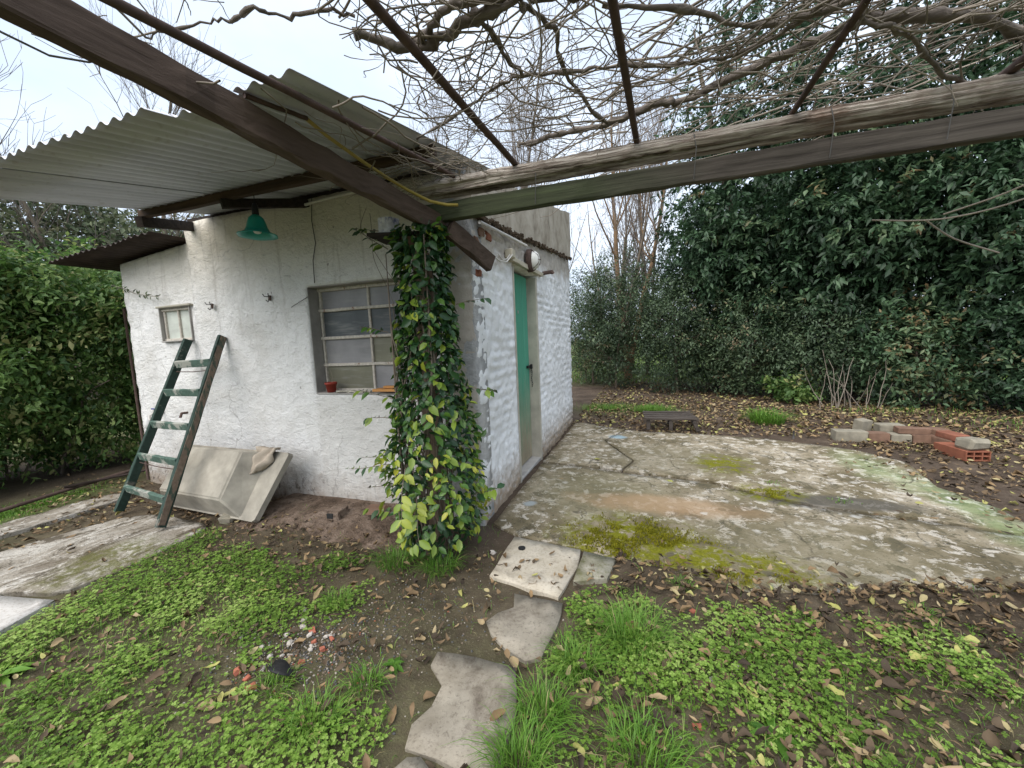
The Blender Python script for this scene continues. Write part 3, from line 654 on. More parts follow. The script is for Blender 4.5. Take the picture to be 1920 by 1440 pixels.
# front wall, annex wall, door wall: depth axis is the outward offset
wall_skin('wall', MAT['front'], -2.76, 0.0, lambda u: 2.47+0*u, [WIN], lambda v: np.stack([v[:, 0], -v[:, 1], v[:, 2]], 1), 0.019, d_front, step=0.03)
wall_skin('wall', MAT['front'], -3.75, -2.76, lambda u: 2.31+(u+2.76)*0.095, [AWIN], lambda v: np.stack([v[:, 0], 0.022-v[:, 1], v[:, 2]], 1), 0.019, d_front, step=0.03)
wall_skin('wall', MAT['side'], 0.0, 3.64, lambda u: 2.155+0.095*u, [DOOR], lambda v: np.stack([v[:, 1]*1.0, v[:, 0]+0.0, v[:, 2]], 1), 0.017, d_side, step=0.019)
# parapet over the door wall, following the roof slope
pm = MB()
ys = np.linspace(0.0, 3.66, 60); pv_, pf_ = [], []
for y in ys:
    zl = 2.155+0.095*y; ztp = 2.46+0.198*y+0.03*(float(vnoise(y*6, 3.3, 4))-0.5)
    x1 = 0.022+0.012*(float(fbm(y*5, 1.1, 8))-0.5)
    pv_ += [(x1, y, zl+0.004), (x1+0.004, y, (zl+ztp)/2), (x1, y, ztp), (-0.17, y, ztp-0.005), (-0.17, y, zl+0.004)]
for k in range(len(ys)-1):
    for j in range(5): pf_.append((k*5+j, k*5+5+j, k*5+5+(j+1) % 5, k*5+(j+1) % 5))
pf_ += [tuple(range(4, -1, -1)), tuple(range((len(ys)-1)*5, len(ys)*5))]
pm.add(pv_, pf_); pm.build('parapet', MAT['parapet'], shed)
# mossy crumbling ledge between render and parapet
lm = MB()
for k in range(210):
    y = rng.uniform(0.05, 3.64); s = rng.uniform(0.006, 0.02)
    lm.box((0.022+rng.uniform(0, 0.02), y, 2.158+0.095*y+rng.uniform(-0.012, 0.022)), (s*1.3, s*rng.uniform(1.2, 3), s), 0.0, (rng.uniform(0, 3), rng.uniform(-.4, .4), rng.uniform(0, 3)), s*0.2)
o = lm.build('ledge_moss', simple('dry_brown_moss', (0.07, 0.052, 0.036), 0.95, 0.1), shed); o['kind'] = 'stuff'
# hidden walls that close the rooms
hb = MB(); hb.box((-1.375, 3.56, 1.5), (2.7, 0.16, 3.3)); hb.build('rear_wall', MAT['cement'], shed)
hb = MB(); hb.box((-2.66, 1.85, 1.20), (0.16, 3.26, 2.6)); hb.build('gable_wall', MAT['front'], shed)
hb = MB(); hb.box((-3.67, 1.25, 1.0), (0.15, 2.05, 2.25)); hb.build('annex_gable_wall', MAT['front'], shed)
hb = MB(); hb.box((-3.2, 2.2, 1.0), (0.8, 0.15, 2.2)); hb.build('annex_rear_wall', MAT['cement'], shed)
hb = MB(); hb.box((-1.4, 1.9, -0.02), (2.4, 3.1, 0.06)); hb.build('room_floor', MAT['cement'], shed)

# corrugated sheets
def sheet(x0, x1, y0, y1, zf, pitch=0.080, amp=0.0105, dz=0.0, mat=None, ny_=16, wob=0.0, th=0.0022, along='Y'):
    nxs = max(8, int((x1-x0)/pitch*10)); xs = np.linspace(x0, x1, nxs); ysl = np.linspace(y0, y1, ny_)
    X, Y = np.meshgrid(xs, ysl)
    edge = (vnoise(X*3, X*0, 71)-0.5)*wob; Y = np.where(np.arange(ny_)[:, None] == 0, Y+edge, Y)
    Z = zf(X, Y)+amp*np.sin(X/pitch*2*math.pi)+dz
    top = np.stack([X.ravel(), Y.ravel(), Z.ravel()+th], 1); bot = np.stack([X.ravel(), Y.ravel(), Z.ravel()], 1)
    V = np.concatenate([top, bot]); n = nxs*ny_; F = []
    a = (np.arange(nxs-1)[None, :]+np.arange(ny_-1)[:, None]*nxs).ravel()
    q = np.stack([a, a+1, a+nxs+1, a+nxs], 1); F = [q, q[:, ::-1]+n]
    e = np.arange(nxs-1); F.append(np.stack([e+1, e, e+n, e+1+n], 1)); l = (ny_-1)*nxs+e; F.append(np.stack([l, l+1, l+1+n, l+n], 1))
    s = np.arange(ny_-1)*nxs; F.append(np.stack([s, s+nxs, s+nxs+n, s+n], 1)); r = s+nxs-1; F.append(np.stack([r+nxs, r, r+n, r+nxs+n], 1))
    return mesh_np('roof_sheet', V, np.concatenate(F), mat or MAT['zinc'], smooth=True)
roof = bpy.data.objects.new('roof', None); C.objects.link(roof); roof.parent = shed
zroof = lambda X, Y: 2.508+0.2*Y
for k, (x0, x1, y0, y1) in enumerate(((-2.46, -1.70, -1.455, 3.66), (-1.74, -1.04, -1.50, 3.66), (-1.08, -0.60, -1.505, 3.66), (-0.64, -0.20, -1.41, 3.66), (-0.24, 0.035, -1.435, 0.42))):
    link('roof_sheet', sheet(x0, x1, y0, y1, zroof, dz=0.0035*(k % 2)+0.001*k, wob=0.018), roof)
link('roof_sheet', sheet(-4.18, -3.42, -0.30, 2.3, lambda X, Y: 2.335+(X+2.76)*0.075+0.02*Y, mat=MAT['darkrust'], wob=0.03), roof)
link('roof_sheet', sheet(-3.46, -2.78, -0.27, 2.3, lambda X, Y: 2.340+(X+2.76)*0.075+0.02*Y, mat=MAT['darkrust'], wob=0.03), roof)
# eave timbers
MB().bar((-2.50, -0.46, 2.382), (0.02, -0.46, 2.382), 0.045, 0.055, segs=10, jit=0.002).build('purlin', MAT['purlin'], shed)
MB().bar((-2.66, 0.012, 2.43), (-2.47, -0.50, 2.322), 0.05, 0.075, segs=3, jit=0.002).build('bracket', MAT['blackwood'], shed)
MB().bar((-1.36, 0.012, 2.44), (-1.60, -0.50, 2.322), 0.045, 0.06, segs=3, jit=0.002).build('bracket', MAT['blackwood'], shed)
MB().bar((-2.74, 0.06, 2.485), (-0.1, 0.06, 2.485), 0.07, 0.05, segs=8, jit=0.002).build('wall_plate', MAT['blackwood'], shed)
MB().tube([(-1.42, -0.02, 2.415), (-1.2, -0.022, 2.43), (-0.95, -0.02, 2.44), (-0.6, -0.02, 2.45)], 0.011, 8).build('conduit', MAT['conduit'], shed, True)

# main window: steel frame of four rows, panes set behind the bars
def m_pane(name, col, rough=0.48):
    mat, t, b = mk(name); p = wpos(t); n = noise(t, p, 4, 6); n2 = noise(t, mapping(t, p, (1, 1, 7)), 5, 5)
    c = ramp(t, n, [(0.3, tuple(x*0.75 for x in col)), (0.7, tuple(x*1.2 for x in col))])
    c = mixc(t, ramp(t, n2, [(0.5, 0.0), (0.75, 0.35)]), c, (0.36, 0.35, 0.33))
    setc(t, b, c, rough, 0.4); return mat
GP = [m_pane('grey_pane', (0.24, 0.235, 0.24)), m_pane('dark_pane', (0.075, 0.085, 0.09)), m_pane('olive_pane', (0.17, 0.165, 0.115)), m_pane('frosted_pane', (0.50, 0.53, 0.48), 0.4)]
PANES = {'steel': [GP[2], GP[0], GP[1], GP[0], GP[0], GP[2], GP[1], GP[0]], 'small': [GP[3]]}
def window(opening, depth, cols, rows, reveal, barw, label):
    x0, x1, z0, z1 = opening
    wnd = bpy.data.objects.new('window', None); C.objects.link(wnd); wnd.parent = shed; wnd['label'] = label
    yb = depth; pcols = PANES[label[:5]]; pi = 0
    xs = [x0+0.02]+cols+[x1-0.02]; zs = [z0+0.02]+rows+[z1-0.02]
    for x in xs: MB().bar((x, yb, z0+0.004), (x, yb, z1-0.004), barw*0.8, 0.03, up=(0, 1, 0), segs=6, jit=0.0008).build('mullion', MAT['frame'], wnd)
    for z in zs: MB().bar((x0+0.004, yb-0.006, z), (x1-0.004, yb-0.006, z), 0.034, barw, segs=8, jit=0.0008).build('glazing_bar', MAT['frame'], wnd)
    for a, b in zip(xs[:-1], xs[1:]):
        for c, d in zip(zs[:-1], zs[1:]):
            MB().box(((a+b)/2, yb+0.006, (c+d)/2), (b-a-barw*0.5, 0.004, d-c-barw*0.5), 0, (rng.uniform(-.012, .012), 0, rng.uniform(-.012, .012))).build('pane', pcols[pi % len(pcols)], wnd); pi += 1
    for (c, s) in (((x0-0.0015+0.004, 0.065, (z0+z1)/2), (0.008, 0.12, z1-z0-0.01)), ((x1-0.004, 0.065, (z0+z1)/2), (0.008, 0.12, z1-z0-0.01)),
                   (((x0+x1)/2, 0.065, z1-0.004), (x1-x0-0.02, 0.12, 0.008))):
        MB().box(c, s, 0.001).build('reveal', reveal, wnd)
    MB().box(((x0+x1)/2, 0.055, z0+0.004), (x1-x0-0.02, 0.13, 0.012), 0.003, jit=0.001).build('sill', reveal, wnd)
    return wnd
window(WIN, 0.12, [-0.945], [1.18, 1.40, 1.625], MAT['reveal'], 0.024, 'steel framed window of four rows of dusty panes')
window(AWIN, 0.05, [-3.035], [], MAT['reveal'], 0.022, 'small two pane window high in the annex wall')
MB().box((-3.03, 0.012, 1.768), (0.46, 0.05, 0.018), 0.004, jit=0.002).build('lintel', MAT['jamb'], shed)

# door, jambs, lintel
door = MB(); door.box((-0.125, 1.29, 1.0), (0.035, 0.80, 1.96), 0.004)
door = door.build('door', MAT['door'], shed)
for k in range(4):
    MB().box((-0.1045, 0.98+0.185*k+0.02, 1.0), (0.007, 0.176, 1.94), 0.003).build('board', MAT['door'], door)
MB().box((-0.06, 1.680, 0.96), (0.128, 0.045, 2.03), 0.004, jit=0.001).build('door_jamb', MAT['jamb'], shed)
MB().box((-0.06, 0.905, 0.96), (0.128, 0.035, 2.03), 0.004).build('door_jamb', MAT['jamb'], shed)
MB().bar((0.012, 0.80, 2.018), (0.012, 1.86, 2.028), 0.05, 0.04, segs=8, jit=0.002).build('lintel', MAT['cream'], shed)
MB().box((-0.09, 1.29, -0.01), (0.17, 0.80, 0.05), 0.008, jit=0.003).build('threshold', MAT['cement'], shed)
lk = MB(); lk.box((-0.088, 1.60, 1.03), (0.018, 0.15, 0.028), 0.003); lk.box((-0.072, 1.63, 1.03), (0.022, 0.03, 0.05), 0.004)
lk = lk.build('bolt', MAT['black'], door)
ch = []
for k in range(9):
    zc = 0.995-0.022*k; a = np.linspace(0, 2*math.pi, 9); yy = 1.625+0.016*math.sin(k*1.1)
    P = [(-0.070+(0.006*math.cos(q) if k % 2 else 0), yy+(0 if k % 2 else 0.006*math.cos(q)), zc+0.014*math.sin(q)) for q in a]
    ch.append((P, 0.0028))
Vc, Fc = tubes_tri(ch, 5); link('chain', mesh_np('chain', Vc, Fc, MAT['black']), door)
MB().box((-0.098, 1.31, 1.60), (0.006, 0.02, 0.03), 0.002).build('keyhole_plate', MAT['reveal'], door)

# broken corner: exposed bricks under the parapet
for k, (y, z, rx) in enumerate(((0.10, 2.02, 0.1), (0.33, 2.10, -0.15), (0.20, 2.10, 0.2), (0.12, 1.80, 0.05), (0.30, 1.93, 0.3))):
    MB().box((-0.013, y, z), (0.05, rng.uniform(0.07, 0.13), rng.uniform(0.045, 0.06)), 0.010, (rx, 0.05, rng.uniform(-.1, .1)), 0.005).build('brick', MAT['brick'] if k in (1, 3) else MAT['oldbrick'], shed)
# conduit, junction box, bulkhead lamp, stub pipe on the door wall
MB().tube([(0.045, 0.08, 2.135), (0.045, 0.7, 2.175), (0.045, 1.2, 2.205)], 0.013, 8).build('conduit', MAT['conduit'], shed, True)
MB().box((0.035, 0.74, 2.045), (0.07, 0.09, 0.075), 0.008).build('junction_box', MAT['cream'], shed)
MB().tube([(0.045, 0.42, 1.98), (0.05, 0.50, 1.955), (0.05, 0.60, 1.975), (0.045, 0.70, 2.03)], 0.007, 6).build('cable', MAT['conduit'], shed, True)
MB().tube([(0.0, 1.98, 2.065), (0.11, 1.99, 2.075), (0.115, 2.0, 2.055)], 0.022, 8).build('stub_pipe', MAT['rust'], shed, True)
bl = MB()
for rr, x in (((0.085, 0.112), 0.0),):
    n_ = 20; V = []; F = []
    prof = [(1.0, 0.02), (1.0, 0.055), (0.86, 0.075), (0.80, 0.060)]
    for s, x_ in prof:
        for j in range(n_):
            a = j/n_*2*math.pi; V.append((x_, 1.33+rr[0]*s*math.cos(a), 2.09+rr[1]*s*math.sin(a)))
    for i_ in range(len(prof)-1):
        for j in range(n_): k = (j+1) % n_; F.append((i_*n_+j, i_*n_+k, i_*n_+n_+k, i_*n_+n_+j))
    bl.add(V, F)
bk = thing('bulkhead_lamp', 'round caged bulkhead lamp above the green door', 'lamp', (0.02, 1.33, 1.98))
bl.build('rim', MAT['rust'], bk, True)
V = []; F = []; n_ = 20; rows_ = [(0.82, 0.06), (0.75, 0.10), (0.55, 0.125), (0.25, 0.137), (0.01, 0.14)]
for s, x_ in rows_:
    for j in range(n_):
        a = j/n_*2*math.pi; V.append((x_, 1.33+0.085*s*math.cos(a), 2.09+0.112*s*math.sin(a)))
for i_ in range(len(rows_)-1):
    for j in range(n_): k = (j+1) % n_; F.append((i_*n_+j, i_*n_+k, i_*n_+n_+k, i_*n_+n_+j))
MB().add(V, F).build('glass_dome', MAT['bulb'], bk, True)
cg = [([(0.066, 1.33-0.07, 2.09), (0.135, 1.33-0.03, 2.09), (0.150, 1.33, 2.09), (0.135, 1.33+0.03, 2.09), (0.066, 1.33+0.07, 2.09)], 0.0035)]
for q in (-0.04, 0.04): cg.append(([(0.066, 1.33+q, 1.995), (0.13, 1.33+q*0.8, 2.05), (0.143, 1.33+q*0.8, 2.09), (0.13, 1.33+q*0.8, 2.13), (0.066, 1.33+q, 2.185)], 0.0035))
Vc, Fc = tubes_tri(cg, 6); link('cage', mesh_np('cage', Vc, Fc, MAT['rust']), bk)

# crumbling plinth along the front wall
xs = np.linspace(-2.02, -0.42, 60); V = []; F = []
for i_, x in enumerate(xs):
    e = min(1, (x+2.02)/0.25, (-0.42-x)/0.2); e = max(e, 0.02); nz = float(fbm(x*4, 0.3, 91))-0.5; n2 = float(fbm(x*15, 7.3, 92))-0.5
    for (yy, zz) in ((0.02, 0.085), (-0.05, 0.075+0.03*nz), (-0.16, 0.066+0.04*nz+0.02*n2), (-0.30-0.06*nz, 0.050+0.03*n2), (-0.40-0.10*nz, 0.030+0.02*n2), (-0.52-0.2*nz, -0.03)):
        V.append((x, yy, zz*e if zz > 0 else zz))
for i_ in range(len(xs)-1):
    for j in range(5): F.append((i_*6+j, i_*6+j+1, i_*6+7+j, i_*6+6+j))
MB().add(V, F).build('plinth', MAT['earth'], shed, True)
MB().box((-1.09, -0.255, 0.085), (0.10, 0.14, 0.065), 0.006, (0.1, 0.05, 0.15), 0.003).build('drain_block', MAT['earth'], shed)
MB().box((-1.092, -0.318, 0.088), (0.050, 0.03, 0.040), 0.002, (0.1, 0.05, 0.15)).build('drain_hole_shade', MAT['dark'], shed)  # no opening is cut: dark box imitates the shade inside the drain
MB().box((-0.78, -0.19, 0.105), (0.15, 0.08, 0.05), 0.01, (0.1, 0.05, 0.1), 0.006).build('brick', MAT['oldbrick'], shed)
# crack and cable down the front wall
MB().tube([(-1.29, -0.016, 2.46), (-1.31, -0.016, 2.3), (-1.295, -0.014, 2.13), (-1.335, -0.014, 2.0), (-1.34, -0.014, 1.83)], 0.0035, 5).build('cable', MAT['wire'], shed)
MB().tube([(-1.42, -0.014, 1.73), (-1.6, -0.014, 1.66)], 0.003, 5).build('cable', MAT['wire'], shed)

# ------------------------------------------------------------------ pergola
perg = thing('pergola', 'timber pergola of a dark beam, green beam, silvered log and rusty rods', 'pergola', (-0.20, -0.36, 0))
def beam_path(p0, p1, segs, sag=0.0, wob=0.0):
    p0 = np.array(p0, float); p1 = np.array(p1, float); t = np.linspace(0, 1, segs+1)[:, None]
    P = p0+(p1-p0)*t; P[:, 2] -= sag*4*(t*(1-t))[:, 0]
    return P+np.concatenate([np.zeros((1, 3)), rng.normal(0, wob, (segs-1, 3)), np.zeros((1, 3))])
MB().bar((-0.395, -2.45, 2.250), (-0.055, -0.22, 2.028), 0.058, 0.108, segs=26, jit=0.0025, bev=0.006).build('beam', MAT['beam'], perg)
MB().bar((-0.15, -0.295, 2.105), (2.75, -0.295, 2.095), 0.05, 0.105, segs=26, jit=0.002, bev=0.006).build('beam', MAT['gbeam'], perg)
MB().bar((0.0, -0.30, 2.01), (0.145, 0.0, 1.83), 0.05, 0.11, segs=4, jit=0.002, bev=0.006).build('brace', MAT['beam'], perg)
# split log: radius modulated by angle and length for cracks
P = beam_path((-0.19, -0.285, 2.242), (2.85, -0.26, 2.238), 90, wob=0.0015)
P, A_, B_ = frame_of(P); ns = 40; th = np.arange(ns)/ns*2*math.pi; V = []
for i_ in range(len(P)):
    x = P[i_, 0]
    r = 0.056+0.010*(fbm(np.full(ns, x*1.1), th*1.2+3, 61, 3)-0.5)
    g = vnoise(np.full(ns, x*0.9)+0.12*np.sin(th), th*6.4/(2*math.pi)*2.6, 67)
    r = r*(1-0.42*np.clip((g-0.66)/0.2, 0, 1)); r = r+0.0045*(vnoise(np.full(ns, x*2.0), th*9, 63)-0.5)
    if i_ < 3: r = r*(0.75+0.12*i_)
    V.append(P[i_]+r[:, None]*(np.cos(th)[:, None]*A_[i_]+np.sin(th)[:, None]*B_[i_]))
V = np.concatenate(V); F = []
for i_ in range(len(P)-1):
    for j in range(ns): k = (j+1) % ns; F.append((i_*ns+j, i_*ns+k, i_*ns+ns+k, i_*ns+ns+j))
F += [tuple(range(ns)), tuple(reversed(range((len(P)-1)*ns, len(P)*ns)))]
MB().add(V, F).build('log', MAT['log'], perg)
for x0, y0, x1, y1, r in ((0.345, -2.3, 0.44, -0.22, 0.016), (0.99, -2.3, 1.09, -0.20, 0.015), (1.79, -2.3, 1.765, -0.20, 0.013), (2.40, -2.2, 2.52, 0.0, 0.020)):
    MB().tube(beam_path((x0, y0, 2.315), (x1, y1, 2.296), 12, wob=0.0007), r, 8).build('rod', MAT['rust'], perg, True)
MB().tube(beam_path((-0.055, -2.2, 2.105), (0.065, -0.33, 2.285), 12, wob=0.0007), 0.013, 8).build('rod', MAT['rust'], perg, True)
MB().tube(beam_path((-0.205, -1.42, 2.212), (-0.165, -1.18, 2.242), 8, wob=0.001), 0.009, 8).build('rod', MAT['rust'], perg, True)
# masonry post under the creeper and its cap board
pm = MB(); pm.box((-0.16, -0.37, 0.92), (0.10, 0.10, 1.9), 0.015, jit=0.004); pm.build('post', MAT['greypost'], perg)
MB().box((-0.30, -0.345, 1.975), (0.36, 0.22, 0.022), 0.004, (0.0, 0.06, 0.08), 0.002).build('cap_board', MAT['blackwood'], perg)
MB().box((-0.215, -0.35, 1.935), (0.2, 0.12, 0.055), 0.006, (0.0, 0.03, 0.05), 0.003).build('brick', MAT['oldbrick'], perg)
# nails and tie wires
for x in (0.55, 1.35, 1.9, 2.3):
    MB().tube([(x, -0.325, 2.27), (x+0.01, -0.335, 2.20), (x, -0.328, 2.06)], 0.0022, 4).build('tie_wire', MAT['wire'], perg)
# painted tin on the cap
tin = thing('paint_tin', 'white tin smeared with blue on top of the creeper post', 'tin', (-0.385, -0.355, 1.99))
MB().add(*lathe([(0.0, 0.0), (0.062, 0.0), (0.064, 0.004), (0.063, 0.05), (0.063, 0.098), (0.066, 0.102), (0.058, 0.102), (0.057, 0.02), (0.0, 0.02)], 18, (-0.385, -0.355, 1.99))).build('body', MAT['can'], tin, True)
V, F = tubegeo([(-0.385-0.062*math.cos(a), -0.355-0.066*abs(math.sin(a)) if 0 else -0.355, 2.085-0.05*math.sin(a)) for a in np.linspace(0, math.pi, 12)], 0.002, 5)
MB().add(V, F).build('handle', MAT['wire'], tin)

tag(MB().tube([(-0.168, -1.19, 2.243), (-0.175, -1.06, 2.228), (-0.19, -0.86, 2.225), (-0.145, -0.70, 2.185), (-0.10, -0.56, 2.155), (-0.045, -0.43, 2.13), (0.03, -0.37, 2.118), (0.09, -0.345, 2.115)], 0.0085, 10).build('garden_hose', MAT['hose'], None, True),
    'yellow hose lying along the dark pergola beam', 'hose')
tag(MB().tube([(-0.36, -2.0, 2.13), (-0.355, -1.94, 2.115), (-0.35, -1.86, 2.11), (-0.345, -1.78, 2.14), (-0.34, -1.66, 2.235)], 0.0028, 6).build('wire', MAT['wire'], None),
    'grey wire sagging below the dark beam at the upper left', 'wire')
for P_, lab in (([(0.01, 0.02, 2.0), (0.06, 0.1, 1.96), (0.10, 0.3, 1.905), (0.09, 0.48, 1.93), (0.07, 0.7, 2.03)], 'pale cable drooping from the beam end to the box over the door'),):
    tag(MB().tube(P_, 0.006, 6).build('cable', MAT['conduit'], None, True), lab, 'cable')

# pendant lamp under the eaves
lx, ly = -1.42, -0.40
lamp = thing('pendant_lamp', 'teal bell shaped lamp shade hanging under the eaves', 'lamp', (lx, ly, 2.12))
V, F = lathe([(0.018, 0.150), (0.034, 0.146), (0.058, 0.125), (0.072, 0.09), (0.082, 0.055), (0.100, 0.026), (0.128, 0.008), (0.155, 0.0), (0.156, -0.006), (0.126, 0.002), (0.096, 0.020), (0.076, 0.052), (0.066, 0.09), (0.052, 0.12), (0.018, 0.140)], 32)
V = [(x*0.8, y*0.8, z*0.9) for x, y, z in V]
V = [(x*(1+0.03*math.sin(6*math.atan2(y, x))*(math.hypot(x, y) > 0.09)), y*(1+0.03*math.sin(6*math.atan2(y, x))*(math.hypot(x, y) > 0.09)), z) for x, y, z in V]
MB().add(np.array(V)+np.array((lx, ly, 2.115)), F).build('lamp_shade', MAT['teal'], lamp, True)
MB().add(*lathe([(0.0, 0.215), (0.012, 0.212), (0.017, 0.20), (0.021, 0.17), (0.022, 0.132), (0.0, 0.130)], 14, (lx, ly, 2.115))).build('socket', MAT['black'], lamp, True)
MB().tube([(lx, ly, 2.32), (lx+0.002, ly, 2.38)], 0.003, 6).build('cord', MAT['black'], lamp)
MB().add(*lathe([(0.0, 0.008), (0.02, 0.014), (0.032, 0.035), (0.030, 0.06), (0.016, 0.10), (0.014, 0.145)], 14, (lx, ly, 2.115))).build('bulb', MAT['bulb'], lamp, True)

# ------------------------------------------------------------------ ladder
lad = thing('ladder', 'weathered green wooden ladder leaning against the white wall', 'ladder', (-2.7, -0.64, 0))
LA, LB = np.array([-3.08, -0.58, 0.03]), np.array([-2.83, -0.035, 1.45]); RA, RB = np.array([-2.33, -0.71, 0.035]), np.array([-2.39, -0.035, 1.46])
nrm = np.array([0.0, -0.92, 0.37])
MB().bar(LA, LB, 0.032, 0.068, nrm, 12, 0.0012, 0.004).build('rail', MAT['ladder'], lad)
rr_ = MB().bar(RA, RB, 0.032, 0.068, nrm, 12, 0.0012, 0.004).build('rail', MAT['ladder'], lad)
MB().bar(RA+np.array([0.0175, 0.0, 0.02]), RB+np.array([0.0175, 0.0, -0.005]), 0.006, 0.050, nrm, 12, 0.001, 0.002).build('bare_edge', MAT['ladderbare'], rr_)
for q in (0.13, 0.31, 0.49, 0.675, 0.845):
    a = LA+(LB-LA)*q+np.array([0.012, -0.018, 0]); b = RA+(RB-RA)*q+np.array([-0.012, -0.018, 0])
    MB().bar(a, b, 0.028, 0.062, (0, -0.25, 1), 6, 0.0012, 0.004).build('rung', MAT['rung'], lad)
for q in (0.27, 0.80):
    a = LA+(LB-LA)*q; b = RA+(RB-RA)*q
    MB().tube([a, (a+b)/2-np.array([0, 0, 0.008]), b], 0.004, 5).build('tie_rod', MAT['rust'], lad)

# ------------------------------------------------------------------ overturned concrete basin and rag
O_ = np.array([-3.02, -0.33, 0.0]); U_ = unit(np.array([1.16, -0.10, 0.02])); VV = np.array([0.16, 0.27, 0.46]); VV = unit(VV-U_*(VV@U_)*0.0)
NN = unit(np.cross(U_, VV)); NN = NN if NN[1] < 0 else -NN
def bp(u, v, n): return tuple(O_+U_*u+VV*v+NN*n)
bas = thing('wash_basin', 'overturned concrete wash basin propped against the wall behind the ladder', 'basin', (-2.45, -0.25, 0))
V = [bp(u, v, n) for n in (0, 0.045) for u, v in ((0.07, 0.0), (1.34, 0.0), (1.36, 0.02), (1.315, 0.54), (1.295, 0.56), (0.0, 0.56), (-0.02, 0.54), (0.05, 0.02))]
F = [tuple(reversed(range(8))), tuple(range(8, 16))]+[(j, (j+1) % 8, 8+(j+1) % 8, 8+j) for j in range(8)]
rim = MB().add(V, F).build('rim', MAT['basin'], bas)
V = [bp(*q) for q in ((0.12, 0.012, 0.044), (1.20, 0.012, 0.044), (1.10, 0.545, 0.044), (0.05, 0.545, 0.044),
                      (0.26, 0.115, 0.20), (1.075, 0.115, 0.20), (0.985, 0.515, 0.20), (0.22, 0.505, 0.20))]
bm = bmesh.new(); vs = [bm.verts.new(v) for v in V]
for f in ((4, 5, 6, 7), (0, 1, 5, 4), (1, 2, 6, 5), (2, 3, 7, 6), (3, 0, 4, 7)): bm.faces.new([vs[i_] for i_ in f])
bmesh.ops.bevel(bm, geom=[e for e in bm.edges if not e.is_boundary], offset=0.014, segments=3, affect='EDGES')
me = bpy.data.meshes.new('tub'); bm.to_mesh(me); bm.free(); me.materials.append(MAT['basin']); me.polygons.foreach_set('use_smooth', [p.area < 0.012 for p in me.polygons])
link('tub', me, bas)
MB().box((-1.98, -0.455, 0.025), (0.10, 0.07, 0.08), 0.015, (0.2, 0.3, 0.4), 0.006).build('foot_stone', MAT['block'], bas)
# rag folded over the rim
U2 = np.linspace(0, 1, 13); V2 = np.linspace(0, 1, 15); V = []; F = []
for a in V2:
    for b in U2:
        wd = 0.24*(1-0.62*a*a); u = 1.08+0.02*a+(b-0.5)*wd+0.012*math.sin(a*5)
        v = 0.588-0.27*a*(1-0.35*abs(b-0.45)); fold = 0.020*math.sin(b*15+a*3)+0.014*math.sin(b*8-a*6)+0.008*math.sin(a*17+b*3)
        V.append(bp(u+0.012*math.sin(a*9+b*2), v, 0.082+fold+0.02*math.sin(a*math.pi)*(1-abs(2*b-1))-0.05*max(0, (0.06-a)/0.06)))
for a in range(14):
    for b in range(12): i_ = a*13+b; F.append((i_, i_+1, i_+14, i_+13))
rg = MB().add(V, F).build('rag', MAT['rag'], None, True)
sm = rg.modifiers.new('thick', 'SOLIDIFY'); sm.thickness = 0.006
tag(rg, 'crumpled beige rag draped over the concrete basin rim', 'cloth')

# ------------------------------------------------------------------ sill things, wall things
ptx, pty, ptz = -1.31, 0.03, 0.962
pot = thing('flower_pot', 'small red plastic flower pot on the window sill', 'pot', (ptx, pty, ptz))
MB().add(*lathe([(0.0, 0.0), (0.032, 0.0), (0.042, 0.062), (0.047, 0.062), (0.049, 0.08), (0.044, 0.08), (0.040, 0.06), (0.0, 0.055)], 18, (ptx, pty, ptz))).build('pot_body', MAT['pot'], pot, True)
dt = [([(ptx+0.01, pty, ptz+0.05), (ptx+0.012, pty+0.01, ptz+0.12), (ptx-0.012, pty+0.015, ptz+0.19)], 0.002), ([(ptx-0.01, pty, ptz+0.05), (ptx+0.0, pty+0.01, ptz+0.10), (ptx-0.02, pty, ptz+0.15)], 0.0015)]
Vc, Fc = tubes_tri(dt, 4); link('dry_stem', mesh_np('dry_stem', Vc, Fc, MAT['twig']), pot)
pk = MB(); pk.box((-0.745, -0.005, 0.985), (0.20, 0.10, 0.020), 0.003, (0, 0.0, 0.05)); pk.box((-0.70, 0.02, 1.004), (0.16, 0.05, 0.016), 0.003, (0, 0.02, 0.12))
tag(pk.build('wood_offcut', MAT['plank'], None), 'orange wooden offcut on the window sill beside the creeper', 'wood')
tag(MB().bar((-1.22, 0.0, 0.972), (-0.90, 0.0, 0.968), 0.03, 0.014, segs=12, jit=0.003).build('wood_strip', MAT['jamb'], None), 'rotten pale wood strip along the window sill', 'wood')
def wall_hook(x, z, lab):
    t = thing('wall_hook', lab, 'hook', (x, -0.01, z))
    MB().box((x, -0.014, z), (0.030, 0.010, 0.045), 0.004, (0, 0.2, 0)).build('plate', MAT['rust'], t)
    for s in (-1, 1): MB().tube([(x+0.004*s, -0.018, z+0.01), (x+0.022*s, -0.045, z+0.012), (x+0.030*s, -0.052, z+0.032)], 0.004, 5).build('prong', MAT['wire'], t)
    MB().tube([(x, -0.018, z-0.01), (x+0.006, -0.04, z-0.035), (x+0.004, -0.055, z-0.02)], 0.004, 5).build('prong', MAT['wire'], t)
wall_hook(-2.50, 1.73, 'small iron wall hook above the top of the ladder')
wall_hook(-1.82, 1.75, 'small iron wall hook left of the main window')
tap = thing('garden_tap', 'small metal tap with blue handle on the wall behind the ladder', 'tap', (-3.40, -0.03, 0.74))
MB().tube([(-3.40, 0.02, 0.76), (-3.40, -0.07, 0.76), (-3.40, -0.10, 0.745), (-3.40, -0.105, 0.70)], 0.011, 8).build('spout', MAT['conduit'], tap, True)
MB().box((-3.40, -0.06, 0.805), (0.06, 0.014, 0.012), 0.003).build('handle', simple('blue_tap_handle', (0.05, 0.07, 0.25), 0.5), tap)
